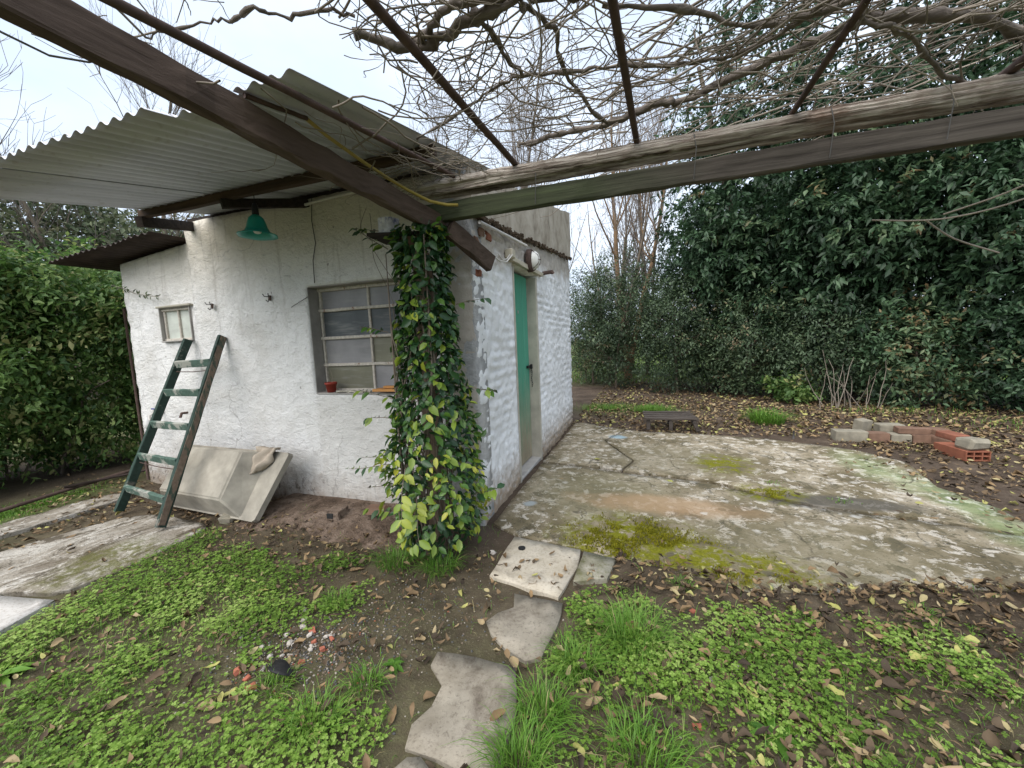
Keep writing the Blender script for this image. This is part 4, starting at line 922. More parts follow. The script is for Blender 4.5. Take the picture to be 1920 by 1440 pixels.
MB().box((-3.40, -0.06, 0.785), (0.012, 0.012, 0.035), 0.002).build('stem', MAT['conduit'], tap)
MB().add(*lathe([(0.0, -0.08), (0.025, -0.075), (0.034, -0.03), (0.022, 0.02), (0.012, 0.04)], 12, (-3.42, -0.105, 0.70))).build('wrapping', MAT['white'], tap, True)
wp = MB(); wp.tube([(-3.02, 0.0, 0.765), (-3.02, -0.05, 0.768), (-3.015, -0.07, 0.73)], 0.012, 7)
tag(wp.build('wall_pipe', MAT['rust'], None, True), 'short rusty pipe stub on the wall between ladder rails', 'pipe')

# ------------------------------------------------------------------ low bench
ben = thing('low_bench', 'low weathered slatted bench at the far edge of the patio', 'bench', (1.43, 3.45, 0))
for k, y in enumerate((3.20, 3.33, 3.47, 3.62)):
    MB().bar((1.08-0.01*k, y, 0.172+0.002*k), (1.76-0.02*k, y+0.01, 0.176+0.002*k), 0.080, 0.028, segs=6, jit=0.002).build('slat', MAT['slat'], ben)
for x in (1.13, 1.42, 1.72):
    MB().bar((x, 3.18, 0.138), (x-0.02, 3.66, 0.145), 0.045, 0.035).build('bearer', MAT['slat'], ben)
    for y in (3.20, 3.62):
        MB().bar((x+(0.04 if x > 1.6 else 0), y, 0.015), (x, y, 0.125), 0.05, 0.04, (0, 1, 0), segs=2, jit=0.002).build('leg', MAT['slat'], ben)

# ------------------------------------------------------------------ bricks and blocks of the little border wall
def loose(name, c, s, rz, mat, label, cat, rx=0.0, bev=0.006, jit=0.003):
    V, F = boxgeo(s, bev, jit); o = link(name, mesh_py(name, V, F, mat)); o.location = c; o.rotation_euler = (rx, 0, rz)
    return tag(o, label, cat, 'loose masonry of the low border wall')
G = 'loose masonry of the low border wall'
loose('concrete_block', (3.33, 2.99, 0.06), (0.30, 0.16, 0.13), 0.02, MAT['block'], 'grey concrete block at the left end of the low border wall', 'block')
loose('brick', (3.585, 2.97, 0.055), (0.19, 0.13, 0.115), -0.03, MAT['oldbrick'], 'brick with an orange top edge, second from the left in the border', 'brick')
loose('brick', (3.775, 2.955, 0.055), (0.175, 0.13, 0.11), 0.03, MAT['block'], 'grey brick in the middle of the border bottom row', 'brick')
loose('brick', (3.97, 2.945, 0.055), (0.20, 0.13, 0.11), -0.02, MAT['oldbrick'], 'brown brick at the right end of the border bottom row', 'brick')
for p_, s_ in (((3.585, 2.935, 0.1165), (0.18, 0.05, 0.008)), ((3.775, 2.925, 0.1135), (0.16, 0.03, 0.008))):
    pass
loose('stone_block', (3.54, 3.20, 0.13), (0.14, 0.12, 0.17), 0.5, MAT['block'], 'upright tan block behind the border bottom row', 'block', 0.15)
loose('brick', (3.76, 3.12, 0.135), (0.24, 0.13, 0.10), 0.06, MAT['block'], 'pale mortar covered brick lying behind the upright tan block', 'brick')
loose('brick', (3.90, 2.985, 0.143), (0.28, 0.12, 0.065), -0.04, MAT['oldbrick'], 'long brown brick on top of the border bottom row', 'brick')
loose('brick', (4.13, 3.02, 0.130), (0.16, 0.13, 0.065), -0.9, MAT['oldbrick'], 'brown brick turned at the corner of the border', 'brick')
loose('brick', (4.105, 2.80, 0.055), (0.25, 0.13, 0.11), -1.35, MAT['oldbrick'], 'dark brick under the corner of the border', 'brick')
loose('brick', (4.12, 2.76, 0.143), (0.24, 0.12, 0.065), -1.4, MAT['brick'], 'red brown brick on the corner of the border', 'brick')
loose('stone_block', (4.08, 2.42, 0.150), (0.19, 0.17, 0.10), 0.25, MAT['block'], 'pale rough stone block on top of the hollow orange brick', 'block', 0.05, 0.02, 0.008)
hb_ = thing('hollow_brick', 'orange hollow clay brick with open cells facing the patio', 'brick', (4.05, 2.50, 0), -1.42+math.pi/2, G)
hm = MB(); Lh, Wh, Hh, tw = 0.36, 0.20, 0.096, 0.011
for x in (-Wh/2+tw/2, -Wh/6, Wh/6, Wh/2-tw/2): hm.box((x, 0, Hh/2), (tw, Lh, Hh-0.001), 0.001)
for z in (tw/2, Hh/2, Hh-tw/2): hm.box((0, 0, z), (Wh-0.002, Lh-0.002, tw), 0.001)
o = hm.build('shell', MAT['hollow'], hb_, world=False)
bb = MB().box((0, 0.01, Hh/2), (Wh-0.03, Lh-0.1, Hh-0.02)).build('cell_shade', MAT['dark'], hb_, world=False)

# rusty pipes along the left border, a stake by the patio
MBp = MB().tube([(-4.02, -1.5, 0.05), (-4.08, -0.9, 0.06), (-4.15, -0.4, 0.075), (-4.2, 0.15, 0.09)], 0.017, 7)
tag(MBp.build('rusty_pipe', MAT['rust'], None, True), 'long rusty pipe lying along the foot of the left hedge', 'pipe')
tag(MB().tube([(-4.16, -0.45, 0.10), (-3.95, 0.0, 0.11), (-3.80, 0.35, 0.13)], 0.013, 7).build('rusty_pipe', MAT['darkrust'], None, True), 'thin dark rusty pipe lying near the annex corner', 'pipe')
tag(MB().tube([(-3.84, 0.05, 0.0), (-3.86, 0.06, 0.9), (-3.84, 0.05, 1.8)], 0.012, 7).build('rusty_rod', MAT['rust'], None, True), 'upright rusty rod against the annex wall edge', 'rod')
tag(MB().tube([(2.78, 2.98, -0.05), (2.785, 2.985, 0.10)], 0.012, 7).build('iron_stake', MAT['wire'], None, True), 'short iron stake at the far edge of the patio', 'stake')

# ------------------------------------------------------------------ foliage generators
def leaf_tris(P, A, N, L, W, fold=0.22):
    """diamond leaves folded on the midrib: 4 verts, 2 triangles each"""
    A = unit(A); S = unit(np.cross(A, N)); N = np.cross(S, A); L = np.asarray(L)[:, None]; W = np.asarray(W)[:, None]
    b = P; tp = P+A*L-N*L*0.06; mid = P+A*L*0.45+N*W*fold
    V = np.stack([b, mid+S*W/2, tp, mid-S*W/2], 1).reshape(-1, 3)
    i = np.arange(len(P))[:, None]*4
    return V, np.concatenate([i+np.array([[0, 1, 2]]), i+np.array([[0, 2, 3]])])
def leaf_oval(P, A, N, L, W, fold=0.25, droop=0.12):
    """oval leaves: 8 verts, 8 triangles each"""
    A = unit(A); S = unit(np.cross(A, N)); N = np.cross(S, A); L = np.asarray(L)[:, None]; W = np.asarray(W)[:, None]
    def q(u, s, n): return P+A*L*u+S*W*s/2+N*(W*n)-N*L*droop*u*u
    V = np.stack([q(0, 0, 0), q(0.33, 0, 0), q(0.7, 0, 0), q(1, 0, 0), q(0.25, 0.85, fold), q(0.62, 0.9, fold), q(0.25, -0.85, fold), q(0.62, -0.9, fold)], 1).reshape(-1, 3)
    i = np.arange(len(P))[:, None]*8
    T = [(0, 4, 1), (1, 4, 5), (1, 5, 2), (2, 5, 3), (0, 1, 6), (1, 7, 6), (1, 2, 7), (2, 3, 7)]
    return V, np.concatenate([i+np.array([t]) for t in T])
def sphere_dirs(n): return unit(rng.normal(size=(n, 3)))
def cloud(C0, O, n_per, sprig, L, W, droop=0.4, spread=0.10, base_t=0.4, vt=0.25, geo=leaf_tris):
    """leaf sprigs at centres C0 pointing along O"""
    nc = len(C0); ax = unit(O+rng.normal(0, 0.45, (nc, 3))-np.array([0, 0, droop*0.5]))
    tcl = np.clip(base_t+rng.normal(0, vt, nc), 0, 0.97)
    c = np.repeat(C0, n_per, 0); a = np.repeat(ax, n_per, 0); n = len(c)
    tt = rng.uniform(-0.5, 0.5, n)[:, None]
    per = unit(np.cross(a, rng.normal(size=(n, 3))))
    P = c+a*tt*sprig+rng.normal(0, spread*0.35, (n, 3))
    A = unit(a*0.55+per*0.9-np.array([0, 0, droop])*rng.uniform(0.3, 1.2, n)[:, None])
    N = unit(np.array([0, 0, 1.0])+a*0.5+rng.normal(0, 0.45, (n, 3)))
    cs = np.repeat(rng.uniform(0.7, 1.25, nc), n_per); l = L*cs*rng.uniform(0.6, 1.15, n); w = W*cs*rng.uniform(0.7, 1.2, n)
    V, F = geo(P, A, N, l, w)
    t = np.clip(np.repeat(tcl, n_per)+rng.normal(0, 0.10, n), 0, 1)
    return V, F, np.repeat(t, len(V)//n)
def crown_pts(c, r, n, shell=0.55, bump=0.35, seed=0, zmin=-9, thin=0.0):
    d = sphere_dirs(n); az = np.arctan2(d[:, 1], d[:, 0])
    k = 1-bump*0.5+bump*(fbm(az*1.6+seed, d[:, 2]*2.4+seed*3, seed+5, 3)*1.6-0.3)
    rad = (1-shell*rng.uniform(0, 1, n)**1.6)*k
    P = np.array(c)+d*np.array(r)*rad[:, None]; o = unit(d/np.array(r))
    ok = (P[:, 2] > zmin) & (rng.random(n) > np.clip((P[:, 2]-4.2)/2.5, 0, 1)*thin); return P[ok], o[ok]
def cat(parts):
    Vs, Fs, Ts = [], [], []; o = 0
    for V, F, T in parts: Vs.append(V); Fs.append(F+o); Ts.append(T); o += len(V)
    return np.concatenate(Vs), np.concatenate(Fs), np.concatenate(Ts)
def grow(base, d, length, r0, bend=0.25, n=6, up=0.0, r1=0.35):
    P = [np.array(base, float)]; d = unit(np.array(d, float)); st = length/(n-1)
    for k in range(n-1):
        d = unit(d+rng.normal(0, bend, 3)*0.5+np.array([0, 0, up])); P.append(P[-1]+d*st)
    return np.array(P), np.linspace(r0, r0*r1, n)
def limbs_for(base, top, r0, crown_r, n=14, seed=0):
    P, R = grow(base, np.array(top)-np.array(base), np.linalg.norm(np.array(top)-np.array(base)), r0, 0.12, 9, 0.02, 0.3)
    out = [(P, R)]
    for k in range(n):
        i = rng.integers(2, 8); d = sphere_dirs(1)[0]; d[2] = abs(d[2])*0.5+0.15
        out.append(grow(P[i], d*np.array([1, 1, 0.8]), crown_r*rng.uniform(0.5, 0.95), R[i]*0.5, 0.3, 6, 0.05, 0.2))
    return out
def tree(name, label, cat_, base, crowns, leaf, mat, trunkmat, n_per=14, trunk_r=0.12, group=None, droop=0.4, top=None, limbs=14, sprig=0.35, spread=0.12, bt=0.4, vt=0.22, zmin=0.05, trunkname='trunk', crownname='crown'):
    t = thing(name, label, cat_, base, 0, group)
    parts = []
    for (c, r, n, sh) in crowns:
        P, o = crown_pts(c, r, n, sh, 0.4, int(abs(c[0]*13+c[1]*7)) % 50, zmin, 0.55 if 'glossy' in label else 0.0)
        parts.append(cloud(P, o, n_per, sprig, leaf[0], leaf[1], droop, spread, bt, vt))
    V, F, T = cat(parts)
    link(crownname, mesh_np(crownname, V, F, mat, T), t)
    c, r = crowns[0][0], crowns[0][1]
    Vt, Ft = tubes_tri(limbs_for(base, top or (c[0], c[1], c[2]+r[2]*0.6), trunk_r, max(r[:2]), limbs), 6)
    link(trunkname, mesh_np(trunkname, Vt, Ft, trunkmat, smooth=True), t)
    return t

# big glossy evergreens behind the patio
GE = 'tall dark evergreens behind the patio'
tree('evergreen_tree', 'dark glossy evergreen left of the others, beside the open sky', 'tree', (3.1, 8.3, 0), [((3.2, 8.0, 4.6), (1.65, 2.0, 4.6), 1900, 0.75), ((2.6, 7.1, 3.1), (1.0, 0.9, 1.1), 420, 0.8), ((3.4, 7.1, 1.9), (1.3, 0.8, 1.6), 420, 0.7)], (0.15, 0.060), MAT['ever'], MAT['bark'], 18, 0.14, GE, 0.55)
tree('evergreen_tree', 'dark glossy evergreen straight behind the brick border', 'tree', (5.3, 7.6, 0), [((5.2, 7.2, 4.6), (1.9, 1.9, 5.0), 2100, 0.75), ((4.4, 6.2, 3.2), (1.3, 0.9, 1.2), 480, 0.8), ((5.0, 6.3, 1.9), (1.5, 0.8, 1.6), 480, 0.7)], (0.15, 0.060), MAT['ever'], MAT['bark'], 18, 0.16, GE, 0.55)
tree('evergreen_tree', 'dark glossy evergreen cut off by the right edge', 'tree', (7.4, 6.3, 0), [((7.2, 6.0, 4.4), (1.9, 1.9, 5.0), 2100, 0.75), ((6.0, 5.6, 2.8), (1.2, 0.9, 1.3), 480, 0.8), ((6.9, 5.2, 1.9), (1.4, 0.8, 1.6), 480, 0.7)], (0.15, 0.060), MAT['ever'], MAT['bark'], 18, 0.16, GE, 0.55)
# understorey shrubs
GS = 'understorey shrubs along the back of the garden'
def bush(label, x, y, h, r, n, leaf=(0.075, 0.032), mat='shrub', bt=0.35, per=16, name='shrub', dr=0.3, grp=GS, cat_='shrub'):
    return tree(name, label, cat_, (x, y, 0), [((x, y, h*0.52), (r, r*0.85, h*0.52), n, 0.6)], leaf, MAT[mat], MAT['bark'], per, 0.035, grp, dr, (x, y, h*0.8), 16, 0.28, 0.16, bt, 0.22, 0.02, 'stems', 'foliage')
bush('grey green shrub just right of the shed rear corner', 0.35, 8.0, 3.3, 1.05, 900)
bush('small leaved shrub behind the low bench', 1.75, 7.2, 2.7, 1.0, 900)
bush('brown speckled shrub behind the long grass clump', 3.0, 6.75, 2.0, 0.95, 800, bt=0.5)
bush('dark shrub behind the left end of the brick border', 4.1, 6.2, 1.9, 0.9, 750, bt=0.3)
bush('leafy green shrub behind the right end of the brick border', 5.15, 5.55, 1.5, 0.75, 420, (0.10, 0.042), 'ever', 0.75)
bush('dark shrub under the evergreens at the right edge', 6.4, 5.2, 1.9, 0.95, 700, (0.09, 0.04), 'ever', 0.4)
bush('small bright green seedling shrub at the foot of the dark hedge', 3.55, 5.75, 0.5, 0.33, 70, (0.09, 0.05), 'hedge', 0.55)
bush('pale yellow green bush seen through the gap by the shed', -0.1, 13.5, 2.2, 0.9, 420, (0.09, 0.04), 'hedge', 0.93)
bush('dull olive thicket beside the rear corner of the shed', -0.75, 10.2, 3.4, 1.3, 800, (0.07, 0.03), 'shrub', 0.45)
bush('tall grey green thicket behind the bare trunks right of the shed', 0.6, 12.0, 4.3, 1.6, 900, (0.08, 0.034), 'shrub', 0.5)
bush('low mid green shrub at the shed rear corner', -0.35, 8.9, 2.3, 0.8, 520, (0.07, 0.03), 'shrub', 0.6)
bush('broad olive thicket filling the back beyond the patio', 2.6, 11.0, 4.2, 2.2, 1200, (0.10, 0.045), 'shrub', 0.3)

# overgrown hedge on the left
hed = thing('hedge', 'overgrown green creeper hedge left of the annex', 'hedge', (-5.2, 0.2, 0))
parts = []
for (c, r, n, sh) in (((-5.6, -0.6, 1.1), (0.95, 0.9, 1.25), 900, 0.5), ((-5.4, 0.5, 1.25), (0.9, 0.9, 1.35), 950, 0.5), ((-5.0, 1.5, 1.2), (0.85, 0.9, 1.25), 850, 0.5),
                      ((-5.0, 2.5, 1.2), (0.9, 0.9, 1.2), 600, 0.5), ((-6.3, -1.6, 1.1), (1.0, 0.9, 1.35), 700, 0.5), ((-4.65, 0.75, 1.75), (0.55, 0.6, 0.55), 330, 0.7), ((-5.3, -0.2, 2.1), (0.7, 0.6, 0.42), 330, 0.8)):
    P, o = crown_pts(c, r, n, sh, 0.45, int(abs(c[0]*31+c[1]*17)) % 50, 0.06)
    bt = 0.25+0.33*np.clip(P[:, 2]/2.2, 0, 1).mean()
    parts.append(cloud(P, o, 18, 0.34, 0.085, 0.038, 0.5, 0.14, 0.55, 0.28))
V, F, T = cat(parts); link('foliage', mesh_np('foliage', V, F, MAT['hedge'], T), hed)
st = []
for k in range(26):
    x, y = rng.uniform(-6.2, -4.9), rng.uniform(-1.6, 2.6); st.append(grow((x, y, 0), (rng.normal(0, .25), rng.normal(0, .25), 1), rng.uniform(1.2, 2.3), rng.uniform(0.008, 0.022), 0.3, 7, 0.05, 0.3))
Vt, Ft = tubes_tri(st, 5); link('stems', mesh_np('stems', Vt, Ft, MAT['bark']), hed)
sp = thing('creeper_sprig', 'leafy sprig reaching from the hedge across the annex wall', 'plant', (-3.7, -0.05, 1.95))
P = np.array([(-3.85, -0.02, 2.02), (-3.64, -0.05, 1.975), (-3.44, -0.055, 1.905), (-3.28, -0.05, 1.875), (-3.12, -0.05, 1.855)])
MB().tube(P, 0.003, 5).build('stem', MAT['twig'], sp)
k = 34; ti = rng.uniform(0.2, 3.99, k); i_ = ti.astype(int); Pq = P[i_]+(P[i_+1]-P[i_])*(ti-i_)[:, None]
V, F = leaf_tris(Pq, unit(rng.normal(size=(k, 3))*np.array([1, .6, 1])), unit(rng.normal(0, .5, (k, 3))+np.array([0, -1, .3])), rng.uniform(.03, .05, k), rng.uniform(.014, .02, k))
link('leaves', mesh_np('leaves', V, F, MAT['far'], np.repeat(rng.uniform(0, .4, k), 4)), sp)

# trees far left
GF = 'trees beyond the left hedge'
tree('evergreen_tree', 'grey green round tree far behind the left hedge', 'tree', (-15.5, 5.2, 0), [((-15.5, 5.2, 3.7), (3.0, 3.0, 2.9), 1500, 0.5)], (0.22, 0.10), MAT['far'], MAT['bark'], 14, 0.2, GF, 0.3, bt=0.35, vt=0.3, sprig=0.6, spread=0.3)
tree('evergreen_tree', 'yellowish olive tree between the left hedge and the annex roof', 'tree', (-14.2, 9.0, 0), [((-14.2, 9.0, 3.4), (2.6, 2.6, 2.7), 1100, 0.5)], (0.20, 0.09), MAT['far'], MAT['bark'], 14, 0.2, GF, 0.3, bt=0.6, vt=0.3, sprig=0.6, spread=0.3)
tree('evergreen_tree', 'dull twiggy tree right behind the annex roof', 'tree', (-9.4, 7.2, 0), [((-9.6, 7.2, 3.2), (2.2, 2.2, 2.0), 900, 0.6)], (0.12, 0.05), MAT['far'], MAT['bark'], 12, 0.15, GF, 0.3, bt=0.75, vt=0.25, sprig=0.6, spread=0.3)
tree('evergreen_tree', 'dark tree at the left edge far behind the hedge', 'tree', (-19, 1.5, 0), [((-19, 1.5, 4.0), (3.0, 3.0, 3.2), 1300, 0.5)], (0.25, 0.11), MAT['far'], MAT['bark'], 14, 0.2, GF, 0.3, bt=0.2, vt=0.2, sprig=0.6, spread=0.3)

# bare winter trees
def bare_tree(label, base, h, spread, nb, ntw, r0=0.09, upw=0.18, stems=1, mat='bark', group='bare winter trees behind the shed', first=0.2, tw=0.006):
    t = thing('bare_tree', label, 'tree', base, 0, group)
    big, fine = [], []
    for s in range(stems):
        P, R = grow(base, (rng.normal(0, 0.12*stems*0.6), rng.normal(0, 0.1), 1), h*rng.uniform(0.8, 1), r0*rng.uniform(0.7, 1), 0.10, 10, 0.04, 0.15)
        big.append((P, R))
        for k in range(nb//stems):
            f = rng.uniform(first, 0.95); i = min(int(f*9), 8); a = rng.uniform(0, 2*math.pi)
            d = np.array([math.cos(a)*spread, math.sin(a)*spread, 0.55+0.5*rng.random()])
            Pb, Rb = grow(P[i], d, h*rng.uniform(0.22, 0.42)*(1.1-f*0.5), max(R[i]*0.45, tw*1.8), 0.2, 6, upw, 0.3)
            big.append((Pb, Rb))
            for q in range(ntw):
                j = rng.integers(1, 6); d2 = unit(Pb[min(j, 5)]-Pb[j-1])+rng.normal(0, 0.45, 3)
                Pt, Rt = grow(Pb[j], d2, h*rng.uniform(0.06, 0.17), tw*1.1, 0.25, 4, upw*0.7, 0.5); fine.append((Pt, Rt))
                for e in range(2):
                    fine.append(grow(Pt[rng.integers(1, 4)], unit(Pt[-1]-Pt[0])+rng.normal(0, 0.5, 3), h*rng.uniform(0.03, 0.08), tw*0.8, 0.25, 3, upw*0.5, 0.6))
    V, F = tubes_tri(big, 6); link('trunk', mesh_np('trunk', V, F, MAT[mat], smooth=True), t)
    V, F = tubes_tri(fine, 3); link('crown', mesh_np('crown', V, F, MAT['baretwig']), t)
    return t
bare_tree('slender bare tree rising above the middle of the shed roof', (-6.6, 13.0, 0), 11.5, 0.35, 34, 8, 0.10, 0.25)
bare_tree('tall bare tree with upright twigs between the second and third rods', (-4.2, 13.5, 0), 13.0, 0.35, 38, 8, 0.11, 0.28)
bare_tree('bare tree with upright twigs over the parapet', (-2.2, 12.0, 0), 10.5, 0.35, 36, 8, 0.10, 0.28)
bare_tree('thin bare tree just left of the big evergreens', (0.2, 13.0, 0), 11.0, 0.4, 34, 8, 0.09, 0.2, 2)
bare_tree('brown twin stemmed bare tree right of the shed corner', (0.55, 10.2, 0), 8.5, 0.5, 20, 6, 0.13, 0.12, 2, 'barkb', first=0.45)
bare_tree('dense twiggy bare tree filling the gap right of the parapet', (1.1, 11.6, 0), 8.0, 0.55, 34, 9, 0.08, 0.14, 3)
bare_tree('leaning dark bare tree close to the shed rear corner', (0.1, 9.3, 0), 6.0, 0.6, 18, 7, 0.08, 0.10, 3, 'bark')
bare_tree('bare tree of purple twigs at the upper left behind the eaves', (-13.5, 6.2, 0), 11.5, 0.6, 30, 9, 0.12, 0.16)
bare_tree('bare tree of purple twigs at the far left edge', (-14.0, 2.2, 0), 8.4, 0.6, 28, 9, 0.11, 0.14)
bare_tree('short bare tree of purple twigs left of the eaves', (-13.5, 3.9, 0), 8.2, 0.6, 26, 9, 0.11, 0.14)

# ------------------------------------------------------------------ grapevine over the pergola
vine = thing('grapevine', 'leafless grapevine tangled over the pergola rods', 'vine', (2.75, -0.2, 0))
def smooth_path(P, k=4):
    P = np.array(P, float); n = len(P); t = np.linspace(0, n-1, (n-1)*k+1); out = []
    for q in t:
        i = min(int(q), n-2); f = q-i; p0, p1, p2, p3 = P[max(i-1, 0)], P[i], P[i+1], P[min(i+2, n-1)]
        out.append(0.5*((2*p1)+(-p0+p2)*f+(2*p0-5*p1+4*p2-p3)*f*f+(-p0+3*p1-3*p2+p3)*f**3))
    return np.array(out)
ARMS = [
 ([(0.20,-1.31),(0.30,-1.21),(0.40,-1.18),(0.52,-1.21),(0.63,-1.24),(0.74,-1.26),(0.90,-1.34),(1.15,-1.5)], 2.37, 0.017, 0.015),
 ([(0.33,-1.17),(0.40,-1.20),(0.49,-1.26),(0.59,-1.29),(0.67,-1.27),(0.80,-1.21),(0.96,-1.16),(1.25,-1.05)], 2.385, 0.015, 0.009),
 ([(0.45,-0.30),(0.60,-0.33),(0.79,-0.36),(0.98,-0.37),(1.20,-0.44),(1.29,-0.41),(1.61,-0.57),(1.76,-0.64),(1.85,-0.69),(2.02,-0.65),(2.21,-0.57),(2.49,-0.36),(2.75,-0.2)], 2.385, 0.011, 0.025),
 ([(0.01,-0.63),(0.28,-0.75),(0.52,-0.87),(0.66,-0.89),(0.87,-0.84),(1.01,-0.82),(1.27,-0.73),(1.44,-0.71),(1.62,-0.77),(1.70,-0.88),(1.9,-1.1)], 2.365, 0.005, 0.009),
 ([(-0.45,-1.56),(-0.32,-1.55),(-0.16,-1.54),(-0.11,-1.52),(0.0,-1.53),(0.05,-1.47),(0.17,-1.44),(0.25,-1.38)], 2.365, 0.003, 0.007),
 ([(1.77,-0.86),(1.92,-0.76),(2.05,-0.62),(2.28,-0.33),(2.55,-0.15),(2.75,-0.1)], 2.30, 0.008, 0.009),
 ([(0.62,-1.24),(0.64,-1.12),(0.64,-1.02),(0.67,-0.88)], 2.37, 0.011, 0.008),
 ([(0.76,-1.22),(0.84,-1.08),(0.82,-0.92),(0.88,-0.59),(0.95,-0.37)], 2.37, 0.009, 0.007),
 ([(1.0,-1.1),(1.25,-1.01),(1.47,-0.84),(1.63,-0.81),(1.78,-0.82),(2.1,-0.8)], 2.37, 0.008, 0.010),
 ([(1.55,-0.72),(1.8,-0.78),(2.05,-0.85),(2.35,-0.8),(2.8,-0.5)], 2.42, 0.010, 0.016),
]
arm_pts = []
for P, z, r0, r1 in ARMS:
    Q = np.array([(x, y, z+0.006*math.sin(7*x+5*y)) for x, y in P]); S = smooth_path(Q, 5)
    n = len(S); R = np.linspace(r0, r1, n)*0.9*(1+0.35*(vnoise(np.arange(n)*0.55, np.full(n, x), 23)-0.5)*2); S = S+rng.normal(0, 0.0045, S.shape); R = R*(1+0.55*(rng.random(n) < 0.14))
    MB().tube(S, R, 9).build('stem', MAT['vine'], vine, True); arm_pts.append(S)
tk = smooth_path([(2.95, -0.15, 0.0), (2.92, -0.12, 0.7), (2.96, -0.18, 1.4), (2.90, -0.16, 2.0), (2.75, -0.2, 2.37)], 6)
MB().tube(tk+rng.normal(0, .004, tk.shape), np.linspace(0.05, 0.035, len(tk)), 9).build('trunk', MAT['vine'], vine, True)
allp = np.concatenate(arm_pts)
def cane(start, d, length, r, n=11, kink=0.22, z0=2.37, curl=0.0, zsp=0.035):
    P = [np.array(start, float)]; d = np.array(d, float); d[2] *= 0.3; d = unit(d); st = length/(n-1); c = rng.normal(0, curl)
    for k in range(n-1):
        a = c+rng.normal(0, kink); ca, sa = math.cos(a), math.sin(a)
        d = np.array([d[0]*ca-d[1]*sa, d[0]*sa+d[1]*ca, d[2]*0.7+rng.normal(0, 0.10)+(z0-P[-1][2])*0.8]); d = unit(d)
        P.append(P[-1]+d*st)
    return np.array(P), np.linspace(r, r*0.45, n)
canes = []; extra = []
def under_roof(P, R):
    """canes end where they would meet the roof sheets; what runs below them stays"""
    P = np.array(P); lim = 2.512+0.2*P[:, 1]-0.03; bad = (P[:, 0] < 0.15) & (P[:, 1] > -1.56) & (P[:, 2] > lim)
    k = int(np.argmax(bad)) if bad.any() else len(P)
    return (P[:k], np.broadcast_to(R, (len(P),))[:k]) if k >= 4 else None
def add_side(P, R, k, store, lo=0.06, hi=0.28):
    for q in range(k):
        i = rng.integers(2, len(P)-1); d = unit(P[i]-P[i-1]); a = rng.choice([-1, 1])*rng.uniform(0.5, 1.2); ca, sa = math.cos(a), math.sin(a)
        store.append(cane(P[i], (d[0]*ca-d[1]*sa, d[0]*sa+d[1]*ca, rng.normal(0, .4)), rng.uniform(lo, hi), max(R[i]*0.6, 0.0018), 6, 0.3, P[i][2]+rng.normal(0, .05)))
for k in range(230):          # everywhere over the frame
    s = allp[rng.integers(len(allp))] if k % 3 else np.array([rng.uniform(0.0, 1.2), rng.uniform(-1.75, -0.4), 2.37]); a = rng.uniform(0, 2*math.pi)
    P, R = cane(s, (math.cos(a), math.sin(a), rng.normal(0, .3)), rng.uniform(0.35, 1.15), rng.uniform(0.0018, 0.0044), 13, 0.30, rng.normal(2.39, 0.05), 0.10)
    canes.append((P, R)); add_side(P, R, 6, extra, 0.04, 0.22)
for k in range(78):           # long canes swept along on the right hand side and over the log
    s = (rng.uniform(0.9, 2.7), rng.uniform(-1.0, 0.15), rng.normal(2.39, 0.04)); a = rng.choice([0, math.pi])+rng.normal(-0.42, 0.22)
    P, R = cane(s, (math.cos(a), math.sin(a), 0), rng.uniform(0.6, 1.5), rng.uniform(0.0025, 0.0056), 13, 0.17, rng.normal(2.39, 0.05), 0.03)
    canes.append((P, R)); add_side(P, R, 2, extra, 0.05, 0.2)
for k in range(45):           # dry tangle over the left end of the log, hanging down the corner
    s = (rng.uniform(-0.35, 0.35), rng.uniform(-0.7, -0.1), rng.normal(2.27, 0.02)); a = rng.uniform(0, 2*math.pi)
    extra.append(cane(s, (math.cos(a), math.sin(a), 0), rng.uniform(0.25, 0.6), rng.uniform(0.0016, 0.003), 12, 0.35, rng.normal(2.27, 0.02), 0.25))
for k in range(16):
    s = (rng.uniform(-0.15, 0.25), rng.uniform(-1.7, -0.8), rng.uniform(2.16, 2.22)); a = rng.normal(1.7, 0.7)
    P, R = cane(s, (math.cos(a), math.sin(a), 0), rng.uniform(0.4, 0.9), rng.uniform(0.0025, 0.0045), 13, 0.22, rng.uniform(2.17, 2.24), 0.1); canes.append((P, R)); add_side(P, R, 2, extra)
for k in range(60):
    s = (rng.uniform(-0.2, 0.3), rng.uniform(-0.5, -0.2), rng.normal(2.30, 0.02)); a = rng.normal(2.4, 0.5)
    extra.append(cane(s, (math.cos(a), math.sin(a), 0), rng.uniform(0.25, 0.5), 0.0016, 12, 0.12, rng.normal(2.31, 0.03), 0.15))
for k in range(26):           # ends dangling below the frame
    s = allp[rng.integers(len(allp))]+np.array([rng.normal(0, .2), rng.normal(0, .2), 0]); P = [s]; d = np.array([rng.normal(0, .6), rng.normal(0, .6), -0.25])
    for q in range(6): d = unit(d+rng.normal(0, .25, 3)+np.array([0, 0, -0.08])); P.append(P[-1]+d*rng.uniform(0.03, 0.06))
    extra.append((np.array(P), np.linspace(0.004, 0.002, 7)))
canes = [q for q in (under_roof(P, R) for P, R in canes) if q]; extra = [q for q in (under_roof(P, R) for P, R in extra) if q]
for P, R in canes:
    V, F = tubes_tri([(P, R)], 5); link('cane', mesh_np('cane', V, F, MAT['twig'], smooth=True), vine)
V, F = tubes_tri(extra, 4); o = link('tendrils', mesh_np('tendrils', V, F, MAT['twig']), vine); o['kind'] = 'stuff'
